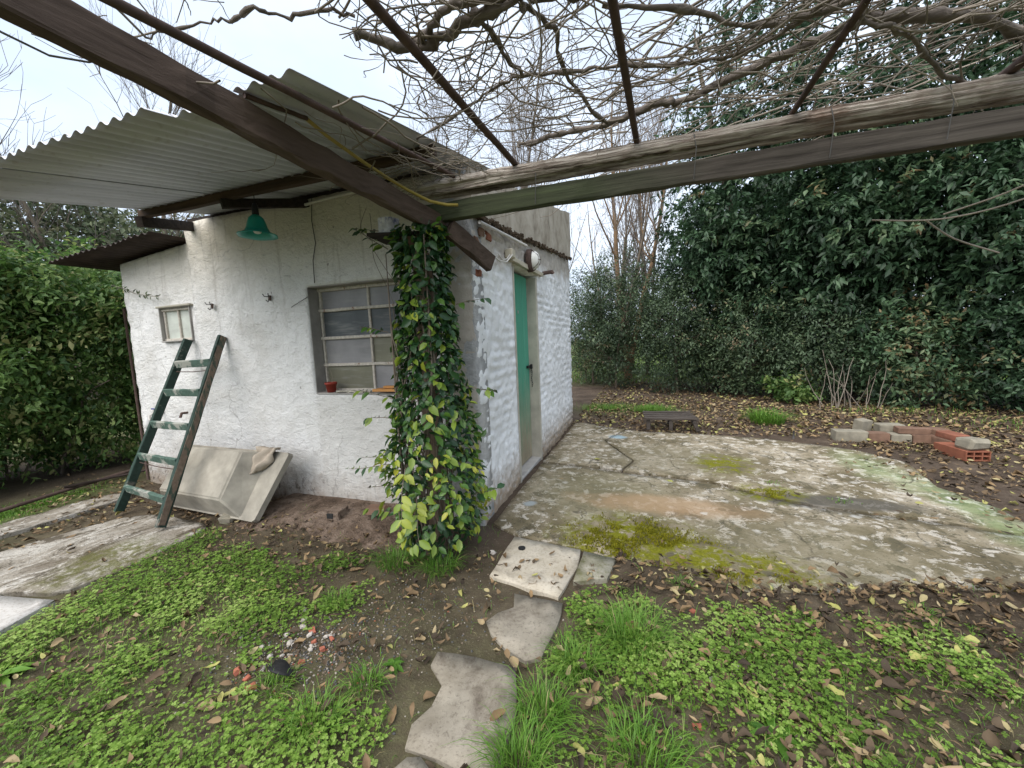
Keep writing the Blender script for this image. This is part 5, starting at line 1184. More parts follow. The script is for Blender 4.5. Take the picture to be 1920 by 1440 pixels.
for P in ([(2.72, -0.35, 2.2), (2.62, -0.3, 2.0), (2.66, -0.2, 1.86), (2.85, -0.12, 1.80)], [(2.9, -0.15, 1.95), (2.70, -0.1, 1.84), (2.45, -0.05, 1.80), (2.2, 0.0, 1.84)], [(2.75, -0.25, 1.93), (2.6, -0.15, 1.86), (2.45, -0.05, 1.82)], [(2.4, -0.02, 1.81), (2.55, 0.05, 1.72), (2.75, 0.1, 1.64)]):
    V, F = tubes_tri([(smooth_path(P, 5), 0.004)], 5); link('cane', mesh_np('cane', V, F, MAT['twig'], smooth=True), vine)

# ------------------------------------------------------------------ creeper on the post
crp = thing('climbing_plant', 'leafy green creeper smothering the pergola post at the shed corner', 'climber', (-0.2, -0.37, 0))
def crad(z): return np.interp(z, [0, 0.2, 0.5, 0.9, 1.2, 1.6, 1.85, 2.0], [0.22, 0.275, 0.275, 0.22, 0.165, 0.150, 0.150, 0.14])
def creeper_leaf(n, zlo=0.06, zhi=1.95):
    z = rng.uniform(zlo, zhi, n); a = rng.uniform(0, 2*math.pi, n)
    r = crad(z)*(0.55+0.5*rng.random(n)**0.5)*(0.62+0.78*fbm(a*1.3+2, z*5.0, 15, 3)); od = np.stack([np.cos(a), np.sin(a), np.zeros(n)], 1)
    P = np.stack([-0.15+r*od[:, 0], -0.37+r*od[:, 1]*0.95, z+0.0], 1); P[:, 1] = np.minimum(P[:, 1], -0.035)
    sd = np.stack([-np.sin(a), np.cos(a), np.zeros(n)], 1)
    A = unit(od*0.55+sd*rng.normal(0, 0.7, n)[:, None]+np.array([0, 0, -0.55])+rng.normal(0, 0.5, (n, 3)))
    N = unit(od*0.7+np.array([0, 0, 0.9])+rng.normal(0, 0.6, (n, 3)))
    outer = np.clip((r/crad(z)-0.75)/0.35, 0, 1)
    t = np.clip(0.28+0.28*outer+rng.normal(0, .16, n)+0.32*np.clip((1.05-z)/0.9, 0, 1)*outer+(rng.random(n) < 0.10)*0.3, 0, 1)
    return P, A, N, t, z
n = 3300; P, A, N, t, z = creeper_leaf(n, 0.06, 2.02); L = rng.uniform(0.035, 0.072, n)*np.interp(z, [0, 0.6, 2], [0.9, 1.0, 1.1]); W = L*rng.uniform(0.5, 0.62, n)
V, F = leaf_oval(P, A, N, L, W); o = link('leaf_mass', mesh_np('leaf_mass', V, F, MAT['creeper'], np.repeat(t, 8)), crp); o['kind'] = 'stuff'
lv = []
for q in range(6):
    V, F = leaf_oval(np.zeros((1, 3)), np.array([[1., 0, 0]]), np.array([[0, 0, 1.]]), [1.0], [0.52+0.04*(q % 3)], 0.16+0.05*(q % 2), 0.05+0.10*(q % 3))
    for tone in range(5):
        lv.append((tone, mesh_np('leaf', V, F, MAT['creeper'], np.full(8, (0.25, 0.42, 0.62, 0.8, 0.93)[tone]))))
def leaf_obj(parent, p, a, nrm, s, tone):
    a = unit(np.asarray(a)); sdir = unit(np.cross(nrm, a)); nn = np.cross(a, sdir)
    me = random.choice([m_ for tn, m_ in lv if tn == tone]); o = bpy.data.objects.new('leaf', me); C.objects.link(o); o.parent = parent
    M = Matrix(((a[0], sdir[0], nn[0], 0), (a[1], sdir[1], nn[1], 0), (a[2], sdir[2], nn[2], 0), (0, 0, 0, 1)))
    o.matrix_parent_inverse = wm(parent).inverted(); o.matrix_basis = Matrix.Translation(p) @ M @ Matrix.Scale(s, 4)
    return o
n = 230; P, A, N, t, z = creeper_leaf(n)
view = unit(CAM[None, :]*np.array([1, 1, 0.6])-np.array([-0.2, -0.37, 0.6])); 
for k in range(n):
    a = rng.normal(-0.75, 0.75); od = np.array([math.cos(a-0.35), math.sin(a-0.35), 0]); zz = rng.uniform(0.12, 1.9)
    r = float(crad(zz))*rng.uniform(0.88, 1.12)*(0.80+0.42*float(fbm(a*1.3+2, zz*4.0, 15, 3)))
    p = np.array([-0.15+r*od[0], min(-0.37+r*od[1], -0.05), zz])
    sd = np.array([-od[1], od[0], 0]); A1 = od*0.4+sd*rng.normal(0, 0.8)+np.array([0, 0, -0.5]); N1 = od*0.9+np.array([0, 0, 0.8])+rng.normal(0, 0.3, 3)
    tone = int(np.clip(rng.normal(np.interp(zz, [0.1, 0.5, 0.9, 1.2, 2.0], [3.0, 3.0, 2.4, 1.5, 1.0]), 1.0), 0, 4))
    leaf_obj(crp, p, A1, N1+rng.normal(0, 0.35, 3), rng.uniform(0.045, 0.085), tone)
# stems inside, side sprays with leaves
st = []
for k in range(34):
    a = rng.uniform(0, 2*math.pi); x, y = -0.205+0.12*math.cos(a), -0.37+0.12*math.sin(a)
    P, R = grow((x, y, 0.0), (rng.normal(0, .1), rng.normal(0, .1), 1), rng.uniform(1.2, 2.0), rng.uniform(0.004, 0.011), 0.18, 12, 0.08, 0.4); P[:, :2] = np.array([-0.19, -0.37])+np.clip(P[:, :2]-np.array([-0.19, -0.37]), -0.13, 0.13); st.append((P, R))
sprays = [((-0.44, -0.40, 0.62), (-1, -0.15, -0.25), 0.24), ((-0.45, -0.42, 0.55), (-1, -0.1, -0.02), 0.30), ((-0.45, -0.40, 0.40), (-1, -0.1, 0.0), 0.22), ((-0.40, -0.42, 1.40), (-1, -0.1, 0.18), 0.20),
          ((-0.40, -0.42, 0.98), (-1, -0.2, 0.22), 0.24), ((-0.42, -0.44, 0.86), (-1, -0.1, 0.0), 0.15), ((0.08, -0.36, 0.36), (1, 0.0, 0.35), 0.20), ((0.06, -0.34, 1.05), (1, 0.1, -0.2), 0.2),
          ((0.03, -0.32, 1.55), (0.9, 0.2, 0.2), 0.18), ((-0.18, -0.66, 0.62), (0.35, -0.8, -0.9), 0.30), ((-0.12, -0.66, 0.45), (0.3, -0.5, -0.8), 0.24), ((-0.40, -0.40, 0.2), (-1, -0.2, 0.1), 0.24), ((-0.36, -0.42, 1.9), (-0.8, 0.1, 0.6), 0.28), ((-0.42, -0.38, 2.02), (-0.8, 0.0, 0.25), 0.25)]
for p, d, l in sprays:
    P, R = grow(p, d, l, 0.0028, 0.12, 8, 0, 0.5); st.append((P, R)); hot = d[1] < -0.4
    for k in range(int(l*42)):
        i = rng.integers(1, 8); dd = unit(P[i]-P[i-1]); sd = unit(np.cross(dd, (0, -0.4, 1)))*rng.choice([-1, 1])
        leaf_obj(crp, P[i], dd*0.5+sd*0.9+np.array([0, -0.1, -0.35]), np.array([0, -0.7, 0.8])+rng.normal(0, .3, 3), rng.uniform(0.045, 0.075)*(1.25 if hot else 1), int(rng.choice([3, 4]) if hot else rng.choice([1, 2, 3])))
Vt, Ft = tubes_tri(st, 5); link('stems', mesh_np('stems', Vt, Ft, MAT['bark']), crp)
dg = thing('dry_runners', 'thin dry runners dangling in front of the main window', 'vine', (-0.6, -0.2, 1.9))
for P in ([(-0.62, -0.22, 2.2), (-0.60, -0.24, 2.05), (-0.635, -0.2, 1.95), (-0.60, -0.22, 1.86), (-0.55, -0.18, 1.70), (-0.50, -0.15, 1.5), (-0.45, -0.2, 1.3)], [(-0.60, -0.23, 1.95), (-0.52, -0.2, 1.8), (-0.42, -0.2, 1.68)], [(-0.66, -0.2, 2.25), (-0.72, -0.2, 2.12), (-0.62, -0.22, 2.02)]):
    V, F = tubes_tri([(smooth_path(P, 5), 0.0024)], 4); link('runner', mesh_np('runner', V, F, MAT['twig']), dg)

# ------------------------------------------------------------------ ground cover
STONES = [[(0.27,-0.63),(0.26,-0.13),(0.75,-0.19),(0.97,-0.24),(0.94,-0.5),(0.72,-0.72)], [(0.46,-0.69),(0.74,-0.71),(0.72,-1.1),(0.64,-1.15),(0.42,-0.96)],
          [(0.26,-1.16),(0.63,-1.15),(0.69,-1.29),(0.71,-1.58),(0.37,-1.60),(0.35,-1.5),(0.36,-1.36)]]
HARD = STONES+[PATIO, [(-3.07,-1.7),(-3.05,-0.6),(-2.0,-0.52),(-1.94,-1.0),(-1.86,-1.46),(-1.74,-1.82),(-2.7,-2.0)]]
def free(x, y):
    ok = np.ones(x.shape, bool)
    for p in HARD: ok &= ~inpoly(x, y, p)
    ok &= ~((x < 0.02) & (y > -0.03))
    return ok
def green(x, y):
    """how much low green cover the soil carries, 0..1"""
    lft = np.clip((-0.05-x)/0.25, 0, 1)*np.clip((-0.50-y)/0.18, 0, 1)
    rgt = np.clip((x-0.70)/0.10, 0, 1)*np.clip((-0.48-y+0.12*np.clip(x-1.6, 0, 1))/0.2, 0, 1)*np.interp(x, [0.7, 1.3, 2.2, 3], [1.0, 1.0, 0.9, 0.85])
    low = np.clip((-1.42-y)/0.2, 0, 1)*np.clip((0.33-x)/0.1, 0, 1)
    dirt = gauss(x, y, 0.0, -1.02, 0.34, 0.33)+gauss(x, y, -0.30, -1.33, 0.30, 0.17)*1.0+0.75*gauss(x, y, -0.15, -0.75, 0.35, 0.16)+0.6*gauss(x, y, -1.2, -0.52, 0.7, 0.14)
    g = np.maximum(np.maximum(lft, rgt), low*0.8)-np.clip(dirt, 0, 1.2)
    pt = fbm(x*3.1, y*3.1, 101, 4)
    return np.clip(g*1.15-np.clip((0.515-pt)/0.10, 0, 1)*0.9, 0, 1)
def scatter(n, x0, x1, y0, y1, dens):
    x = rng.uniform(x0, x1, n); y = rng.uniform(y0, y1, n); k = (rng.random(n) < dens(x, y)) & free(x, y); return x[k], y[k]
# clover: three leaflets each
x, y = scatter(150000, -2.3, 3.6, -2.35, 0.1, lambda a, b: green(a, b)*np.clip(1.15-0.18*np.hypot(a-1.1, b+2.5), 0.35, 1)); n = len(x)
z = ground_h(x, y)+rng.uniform(0.008, 0.038, n)*(0.5+green(x, y)); ct = np.clip(-0.15+1.25*fbm(x*3.3, y*3.3, 201, 3)+rng.normal(0, .18, n), 0, 1)
a0 = rng.uniform(0, 2*math.pi, n); sz = rng.uniform(0.0045, 0.0135, n)
Vs, Fs, Ts = [], [], []
tilt = rng.normal(0, 0.3, (n, 3)); up = unit(np.array([0, 0, 1.0])+tilt)
for q in range(3):
    a = a0+q*2.094; A = unit(np.stack([np.cos(a), np.sin(a), rng.normal(0.05, .15, n)], 1))
    V, F = leaf_tris(np.stack([x, y, z], 1), A, up, sz, sz*1.05, 0.10); Vs.append((V, F, np.repeat(np.clip(ct+rng.normal(0, .06, n), 0, 1), 4)))
V, F, T = cat(Vs); tag(link('clover', mesh_np('clover', V, F, MAT['clover'], T)), 'low clover and weeds covering the soil', 'ground cover', kind='stuff')

def blades(x, y, z, h, wd, lean, tint, az=None):
    n = len(x); a = rng.uniform(0, 2*math.pi, n) if az is None else az
    d = np.stack([np.cos(a), np.sin(a), np.zeros(n)], 1); s = np.stack([-np.sin(a), np.cos(a), np.zeros(n)], 1)
    b = np.stack([x, y, z], 1); h = h[:, None]; wd = wd[:, None]; lean = lean[:, None]; u = np.array([0, 0, 1.0])
    m1 = b+u*h*0.5+d*lean*h*0.22; m2 = b+u*h*(0.85-0.15*lean)+d*lean*h*0.6; tp = b+u*h*(1.0-0.42*lean)+d*lean*h*1.05
    V = np.stack([b-s*wd/2, b+s*wd/2, m1-s*wd*0.45, m1+s*wd*0.45, m2-s*wd*0.3, m2+s*wd*0.3, tp], 1).reshape(-1, 3)
    i = np.arange(n)[:, None]*7
    F = np.concatenate([i+np.array([t]) for t in ((0, 1, 3), (0, 3, 2), (2, 3, 5), (2, 5, 4), (4, 5, 6))])
    return V, F, np.repeat(tint, 7)
x, y = scatter(110000, -2.3, 3.6, -2.35, 0.1, lambda a, b: 0.75*np.clip(green(a, b)+0.05, 0, 1)*np.clip((fbm(a*2.2, b*2.2, 301, 3)-0.42)/0.12, 0.28, 1)); n = len(x)
V, F, T = blades(x, y, ground_h(x, y)-0.004, rng.uniform(0.015, 0.065, n), rng.uniform(0.0015, 0.0035, n), rng.uniform(0.3, 1.4, n), np.where(rng.random(n) < 0.13, 1.0, np.clip(rng.normal(0.5, .22, n), 0, .95)))
parts = [(V, F, T)]
for cx, cy, rx, ry, k, h0 in ((0.45, 4.9, 0.5, 0.35, 900, 0.09), (1.2, 4.75, 0.35, 0.3, 900, 0.12), (-4.15, -0.8, 0.22, 0.6, 1500, 0.04), (-3.95, -1.15, 0.2, 0.3, 700, 0.04), (4.6, 4.9, 1.0, 0.3, 250, 0.10), (5.6, 4.2, 0.8, 0.5, 250, 0.08), (2.5, 0.98, 0.12, 0.05, 60, 0.03), (2.15, 1.3, 0.1, 0.05, 50, 0.03)):
    x = rng.normal(cx, rx*0.5, k); y = rng.normal(cy, ry*0.5, k)
    parts.append(blades(x, y, np.maximum(ground_h(x, y), 0)-0.004, rng.uniform(0.5, 1.2, k)*h0, rng.uniform(0.003, 0.006, k), rng.uniform(0.3, 1, k), np.clip(rng.normal(0.5, .2, k), 0, 1)))
x = rng.uniform(-30, 26, 16000); y = rng.uniform(9.0, 26, 16000); k = len(x)
parts.append(blades(x, y, ground_h(x, y), rng.uniform(0.06, 0.2, k), rng.uniform(0.012, 0.03, k), rng.uniform(0.3, 1, k), np.clip(rng.normal(0.7, .2, k), 0, 1)))
V, F, T = cat(parts); tag(link('grass', mesh_np('grass', V, F, MAT['grass'], T)), 'short loose grass growing among the weeds', 'grass', kind='stuff')

# tufts one can point at
def tuft(label, x, y, r, h, k, dark=0.45, hw=0.0032):
    zz = float(ground_h(np.array([x]), np.array([y]))[0]); zz = max(zz, 0)-0.005
    rr = r*np.sqrt(rng.random(k)); a = rng.uniform(0, 2*math.pi, k); px, py = rr*np.cos(a)*0.6, rr*np.sin(a)*0.6
    V, F, T = blades(px, py, np.zeros(k), rng.uniform(0.25, 1.1, k)*h, rng.uniform(0.6, 1.2, k)*hw, np.clip(0.45+0.7*rr/r+rng.normal(0, .35, k), 0, 1.7), np.clip(rng.normal(dark, .17, k)+(rng.random(k) < .04)*.5, 0, 1), a+rng.normal(0, .9, k))
    o = link('grass_tuft', mesh_np('grass_tuft', V, F, MAT['grass'], T)); o.location = (x, y, zz)
    return tag(o, label, 'grass tuft', 'grass tufts')
tuft('long bright grass tuft on the right, below the broken flagstone', 1.07, -0.90, 0.17, 0.17, 420, 0.5)
tuft('grass tuft right of the upper end of the largest flagstone', 0.86, -1.10, 0.12, 0.12, 260)
tuft('grass tuft drooping over the right side of the largest flagstone', 0.78, -1.33, 0.12, 0.13, 280)
tuft('grass tuft at the bottom edge drooping over the largest flagstone', 0.75, -1.52, 0.12, 0.14, 300)
tuft('wide grass tuft at the bottom, right of the largest flagstone', 1.12, -1.40, 0.17, 0.12, 340)
tuft('grass tuft growing at the foot of the creeper, left side', -0.33, -0.62, 0.18, 0.11, 320, 0.35)
tuft('grass tuft growing at the foot of the creeper, right side', -0.03, -0.60, 0.16, 0.12, 280, 0.35)
tuft('grass tuft left of the largest flagstone on dark soil', 0.10, -1.42, 0.10, 0.08, 160)
tuft('grass tuft at the bottom left of the largest flagstone', 0.02, -1.60, 0.14, 0.11, 240)
tuft('small bright grass tuft left of the bare soil', -0.40, -1.02, 0.10, 0.07, 190, 0.6)
tuft('bright grass tuft just below the gravel rubble', -0.25, -1.52, 0.10, 0.08, 180, 0.6)
tuft('large arching grass clump at the back edge of the patio', 2.74, 3.95, 0.34, 0.26, 420, 0.4, 0.009)
tuft('grass clump behind the low bench', 1.15, 4.55, 0.22, 0.16, 240, 0.5, 0.007)
tuft('small grass tuft growing at the front edge of the patio', 1.30, -0.42, 0.09, 0.05, 130, 0.5)
tuft('small weed tuft at the right front of the patio', 2.30, -0.36, 0.08, 0.05, 110, 0.5)
# broad leaved rosettes
def rosette(label, x, y, k, l, wd, tn):
    zz = float(ground_h(np.array([x]), np.array([y]))[0])+0.01; a = np.linspace(0, 2*math.pi, k, endpoint=False)+rng.normal(0, .2, k)
    A = np.stack([np.cos(a), np.sin(a), rng.uniform(0.15, 0.5, k)], 1); V, F = leaf_oval(np.zeros((k, 3)), A, np.tile([0, 0, 1.], (k, 1)), rng.uniform(.7, 1.1, k)*l, np.full(k, wd), 0.2, 0.35)
    o = link('weed_rosette', mesh_np('weed_rosette', V, F, MAT['grass'], np.repeat(np.clip(rng.normal(tn, .12, k), 0, 1), 8))); o.location = (x, y, zz)
    tag(o, label, 'weed', 'broad leaved weeds')
rosette('large broad leaved weed at the left edge of the grass', -1.42, -1.83, 11, 0.17, 0.045, 0.55)
rosette('dark broad leaved weed in the left grass below the path', -1.33, -1.30, 9, 0.08, 0.028, 0.15)
rosette('flat weed rosette near the wall plinth', -1.32, -0.72, 10, 0.07, 0.022, 0.3)
rosette('pointed leaf weed at the bottom, right of centre', 1.52, -1.20, 9, 0.09, 0.03, 0.25)
rosette('small green weed on the dark soil left of the flagstones', 0.14, -1.30, 8, 0.06, 0.022, 0.25)

# moss cushions on the patio
def mossd(a, b):
    m_ = gauss(a, b, 1.02, 0.0, 0.40, 0.34)+gauss(a, b, 1.5, -0.16, 0.42, 0.18)+0.5*gauss(a, b, 2.05, 1.05, 0.2, 0.12)+0.6*gauss(a, b, 0.85, -0.38, 0.12, 0.14)
    return np.clip(m_*1.5-0.35, 0, 1)*np.clip((fbm(a*7, b*7, 401, 4)-0.47)/0.08, 0, 1)
x = rng.uniform(0.5, 2.4, 60000); y = rng.uniform(-0.55, 1.3, 60000); k_ = (rng.random(60000) < mossd(x, y)) & (inpoly(x, y, PATIO)); x, y = x[k_], y[k_]; n = len(x)
V, F, T = blades(x, y, np.full(n, 0.008), rng.uniform(0.008, 0.018, n), rng.uniform(0.004, 0.008, n), rng.uniform(0.2, 1, n), np.clip(rng.normal(0.5, .25, n), 0, 1))
tag(link('moss', mesh_np('moss', V, F, MAT['moss'], T)), 'olive moss cushions growing along the front of the patio', 'moss', kind='stuff')

# ------------------------------------------------------------------ fallen leaves
def leaf_curl(P, A, N, L, W, curl, cup, skew):
    """pointed dead leaves, curled lengthwise and cupped: 10 verts, 10 triangles each"""
    A = unit(A); S = unit(np.cross(A, N)); N = np.cross(S, A); L = np.asarray(L)[:, None]; W = np.asarray(W)[:, None]
    def q(u, s): return P+A*L*(u-0.5)+S*W*(s/2+skew*(u-0.5)**2)+N*(L*curl*(u-0.5)**2*1.6+W*cup*s*s)
    V = np.stack([q(0, 0), q(0.3, 0), q(0.62, 0), q(1, 0), q(0.18, 0.7), q(0.45, 1), q(0.75, 0.62), q(0.18, -0.62), q(0.48, -0.95), q(0.78, -0.6)], 1).reshape(-1, 3)
    i = np.arange(len(P))[:, None]*10
    T = [(0, 4, 1), (1, 4, 5), (1, 5, 2), (2, 5, 6), (2, 6, 3), (0, 1, 7), (1, 8, 7), (1, 2, 8), (2, 9, 8), (2, 3, 9)]
    return V, np.concatenate([i+np.array([t]) for t in T])
def litter(x, y, z, L, asp, tint):
    n = len(x); a = rng.uniform(0, 2*math.pi, n); A = np.stack([np.cos(a), np.sin(a), rng.normal(0, .22, n)], 1)
    N = unit(np.array([0, 0, 1.0])+rng.normal(0, .35, (n, 3)))
    asp = asp*np.where(rng.random(n) < 0.35, 0.6, 0.9)
    V, F = leaf_curl(np.stack([x, y, z], 1), A, N, L, L*asp, rng.normal(0.25, .5, n)[:, None], rng.normal(0.35, .35, n)[:, None], rng.normal(0, .6, n)[:, None]); return V, F, np.repeat(tint, 10)
def lap(n):
    x = rng.uniform(0.95, 3.5, n); fy = np.interp(x, [0.96, 1.32, 1.62, 2.1, 2.9, 3.6], [-0.25, -0.33, -0.42, -0.27, -0.02, 0.15]); return x, fy+rng.normal(-0.01, 0.035, n)
parts = []
def ltint(n, m_=0.42, s=0.25, y_=0.06): return np.clip(np.where(rng.random(n) < y_, 0.97, np.minimum(rng.normal(m_, s, n), 0.9)), 0, 1)
def back(a, b):
    return np.clip(1-np.abs(b-(4.6-0.25*np.clip(a-3, 0, 9)))/2.3, 0, 1)*1.2
x, y = scatter(26000, -1.2, 8.5, 1.2, 9.0, lambda a, b: np.where((a > 3.3) | (b > 3.0), np.clip(back(a, b)+0.35, 0, 1), 0)); n = len(x)
parts.append(litter(x, y, ground_h(x, y)+rng.uniform(0.004, 0.03, n), rng.uniform(0.03, 0.085, n), rng.uniform(0.45, 0.75, n), ltint(n, 0.55, 0.25, 0.12)))
x, y = scatter(11000, 0.7, 3.7, -1.9, 0.2, lambda a, b: np.interp(a, [0.7, 1.3, 2.0, 3.5], [0.10, 0.40, 0.6, 0.7])); n = len(x)
parts.append(litter(x, y, ground_h(x, y)+rng.uniform(0.010, 0.050, n), rng.uniform(0.018, 0.068, n)*rng.uniform(0.5, 1, n), rng.uniform(0.4, 0.75, n), ltint(n, 0.38, 0.30, 0.05)))
x, y = scatter(4600, -2.2, 0.7, -2.2, -0.3, lambda a, b: 0.25+0.7*gauss(a, b, -0.9, -0.6, 0.8, 0.16)); n = len(x)
parts.append(litter(x, y, ground_h(x, y)+rng.uniform(0.008, 0.045, n), rng.uniform(0.02, 0.055, n), rng.uniform(0.4, 0.7, n), ltint(n, 0.48, 0.25, 0.04)))
for cx, cy, rx, ry, k in ((-2.3, -0.32, 0.35, 0.10, 420), (-3.7, -0.5, 0.35, 0.35, 260), (-4.1, 0.1, 0.3, 0.5, 240), (3.7, 2.72, 0.35, 0.10, 260), (1.5, 3.35, 0.35, 0.2, 160), (1.1, -0.5, 0.45, 0.08, 130), (2.2, -0.3, 0.7, 0.1, 160), (-3.25, -0.75, 0.12, 0.4, 150), (-2.6, -0.8, 0.35, 0.3, 30), (4.3, 1.6, 0.6, 0.9, 900), (4.4, 0.3, 0.6, 0.5, 500), (3.3, 1.6, 0.25, 0.7, 60)):
    x = rng.normal(cx, rx, k); y = rng.normal(cy, ry, k); m_ = ~((x < 0.02) & (y > -0.03)); x, y = x[m_], y[m_]; n = len(x)
    parts.append(litter(x, y, np.maximum(ground_h(x, y), np.where(inpoly(x, y, PATIO), 0.018, -9))+rng.uniform(0.006, 0.03, n), rng.uniform(0.025, 0.06, n), rng.uniform(0.4, 0.7, n), ltint(n, 0.5, 0.22, 0.06)))
x, y = lap(420); n = len(x); parts.append(litter(x, y, np.full(n, 0.016)+rng.uniform(0.002, 0.015, n), rng.uniform(0.015, 0.055, n), rng.uniform(0.4, 0.75, n), ltint(n, 0.4, 0.28, 0.05)))
V, F, T = cat(parts); tag(link('leaf_litter', mesh_np('leaf_litter', V, F, MAT['dead'], T)), 'carpet of small brown fallen leaves', 'leaf litter', kind='stuff')

# single fallen leaves near the camera
def curled(seed, asp):
    r = np.random.default_rng(seed); U = np.linspace(0, 1, 9); S = np.linspace(-1, 1, 7); V = []; F = []; cv = r.uniform(0.2, 2.2); cr_ = r.uniform(0.7, 2.4); tw_ = r.uniform(-1.2, 1.2)
    for u in U:
        wd = asp*0.5*math.sin(math.pi*min(u*0.92+0.08, 1))**0.75*(1-0.25*u)
        for s in S:
            V.append((u-0.5, wd*s*(1-0.12*abs(math.sin(u*11+seed))*abs(s)), 0.25*cv*(u-0.5)**2+cr_*(wd*s)**2*1.6+tw_*(u-.5)*wd*s+0.028*math.sin(u*15+s*4+seed)+0.02*math.sin(s*6+u*7+seed*2)))
    for i in range(8):
        for j in range(6): q = i*7+j; F += [(q, q+1, q+8), (q, q+8, q+7)]
    V = np.array(V); V[:, 2] -= V[:, 2].min(); st_ = [(np.array([(-0.5, 0, V[3][2]), (-0.58, 0.01, 0.02), (-0.68, 0.03, 0.02)]), 0.012)]
    Vs_, Fs_ = tubes_tri(st_, 4); return np.concatenate([V, Vs_]), np.concatenate([np.array(F), Fs_+len(V)])
SH = [curled(s, a) for s, a in ((1, .42), (2, .5), (3, .8), (4, .36), (5, .55), (6, .75))]
TONE = {'dark brown': 0.16, 'brown': 0.36, 'orange brown': 0.62, 'tan': 0.80, 'yellow green': 0.985}
LM = {}
def fallen(x, y, s, tone, shape, rz, label, zoff=0.0, tilt=(0, 0)):
    key = (tone, shape)
    if key not in LM:
        V, F = SH[shape]; LM[key] = mesh_np('fallen_leaf', V, F, MAT['dead'], np.full(len(V), TONE[tone]), smooth=True)
    o = link('fallen_leaf', LM[key]); zz = float(ground_h(np.array([x]), np.array([y]))[0])
    for p, hh in list(zip(STONES, (0.018, 0.013, 0.017)))+[(PATIO, 0.024)]:
        if inpoly(np.array([x]), np.array([y]), p)[0]: zz = hh
    zoff = max(zoff, 0.028 if float(green(np.array([x]), np.array([y]))[0]) > 0.3 else 0.0)
    o.location = (x, y, zz+0.004+zoff); o.rotation_euler = (tilt[0], tilt[1], rz); s *= 0.84; o.scale = (s, s, s)
    return tag(o, label, 'fallen leaf', 'single fallen leaves')
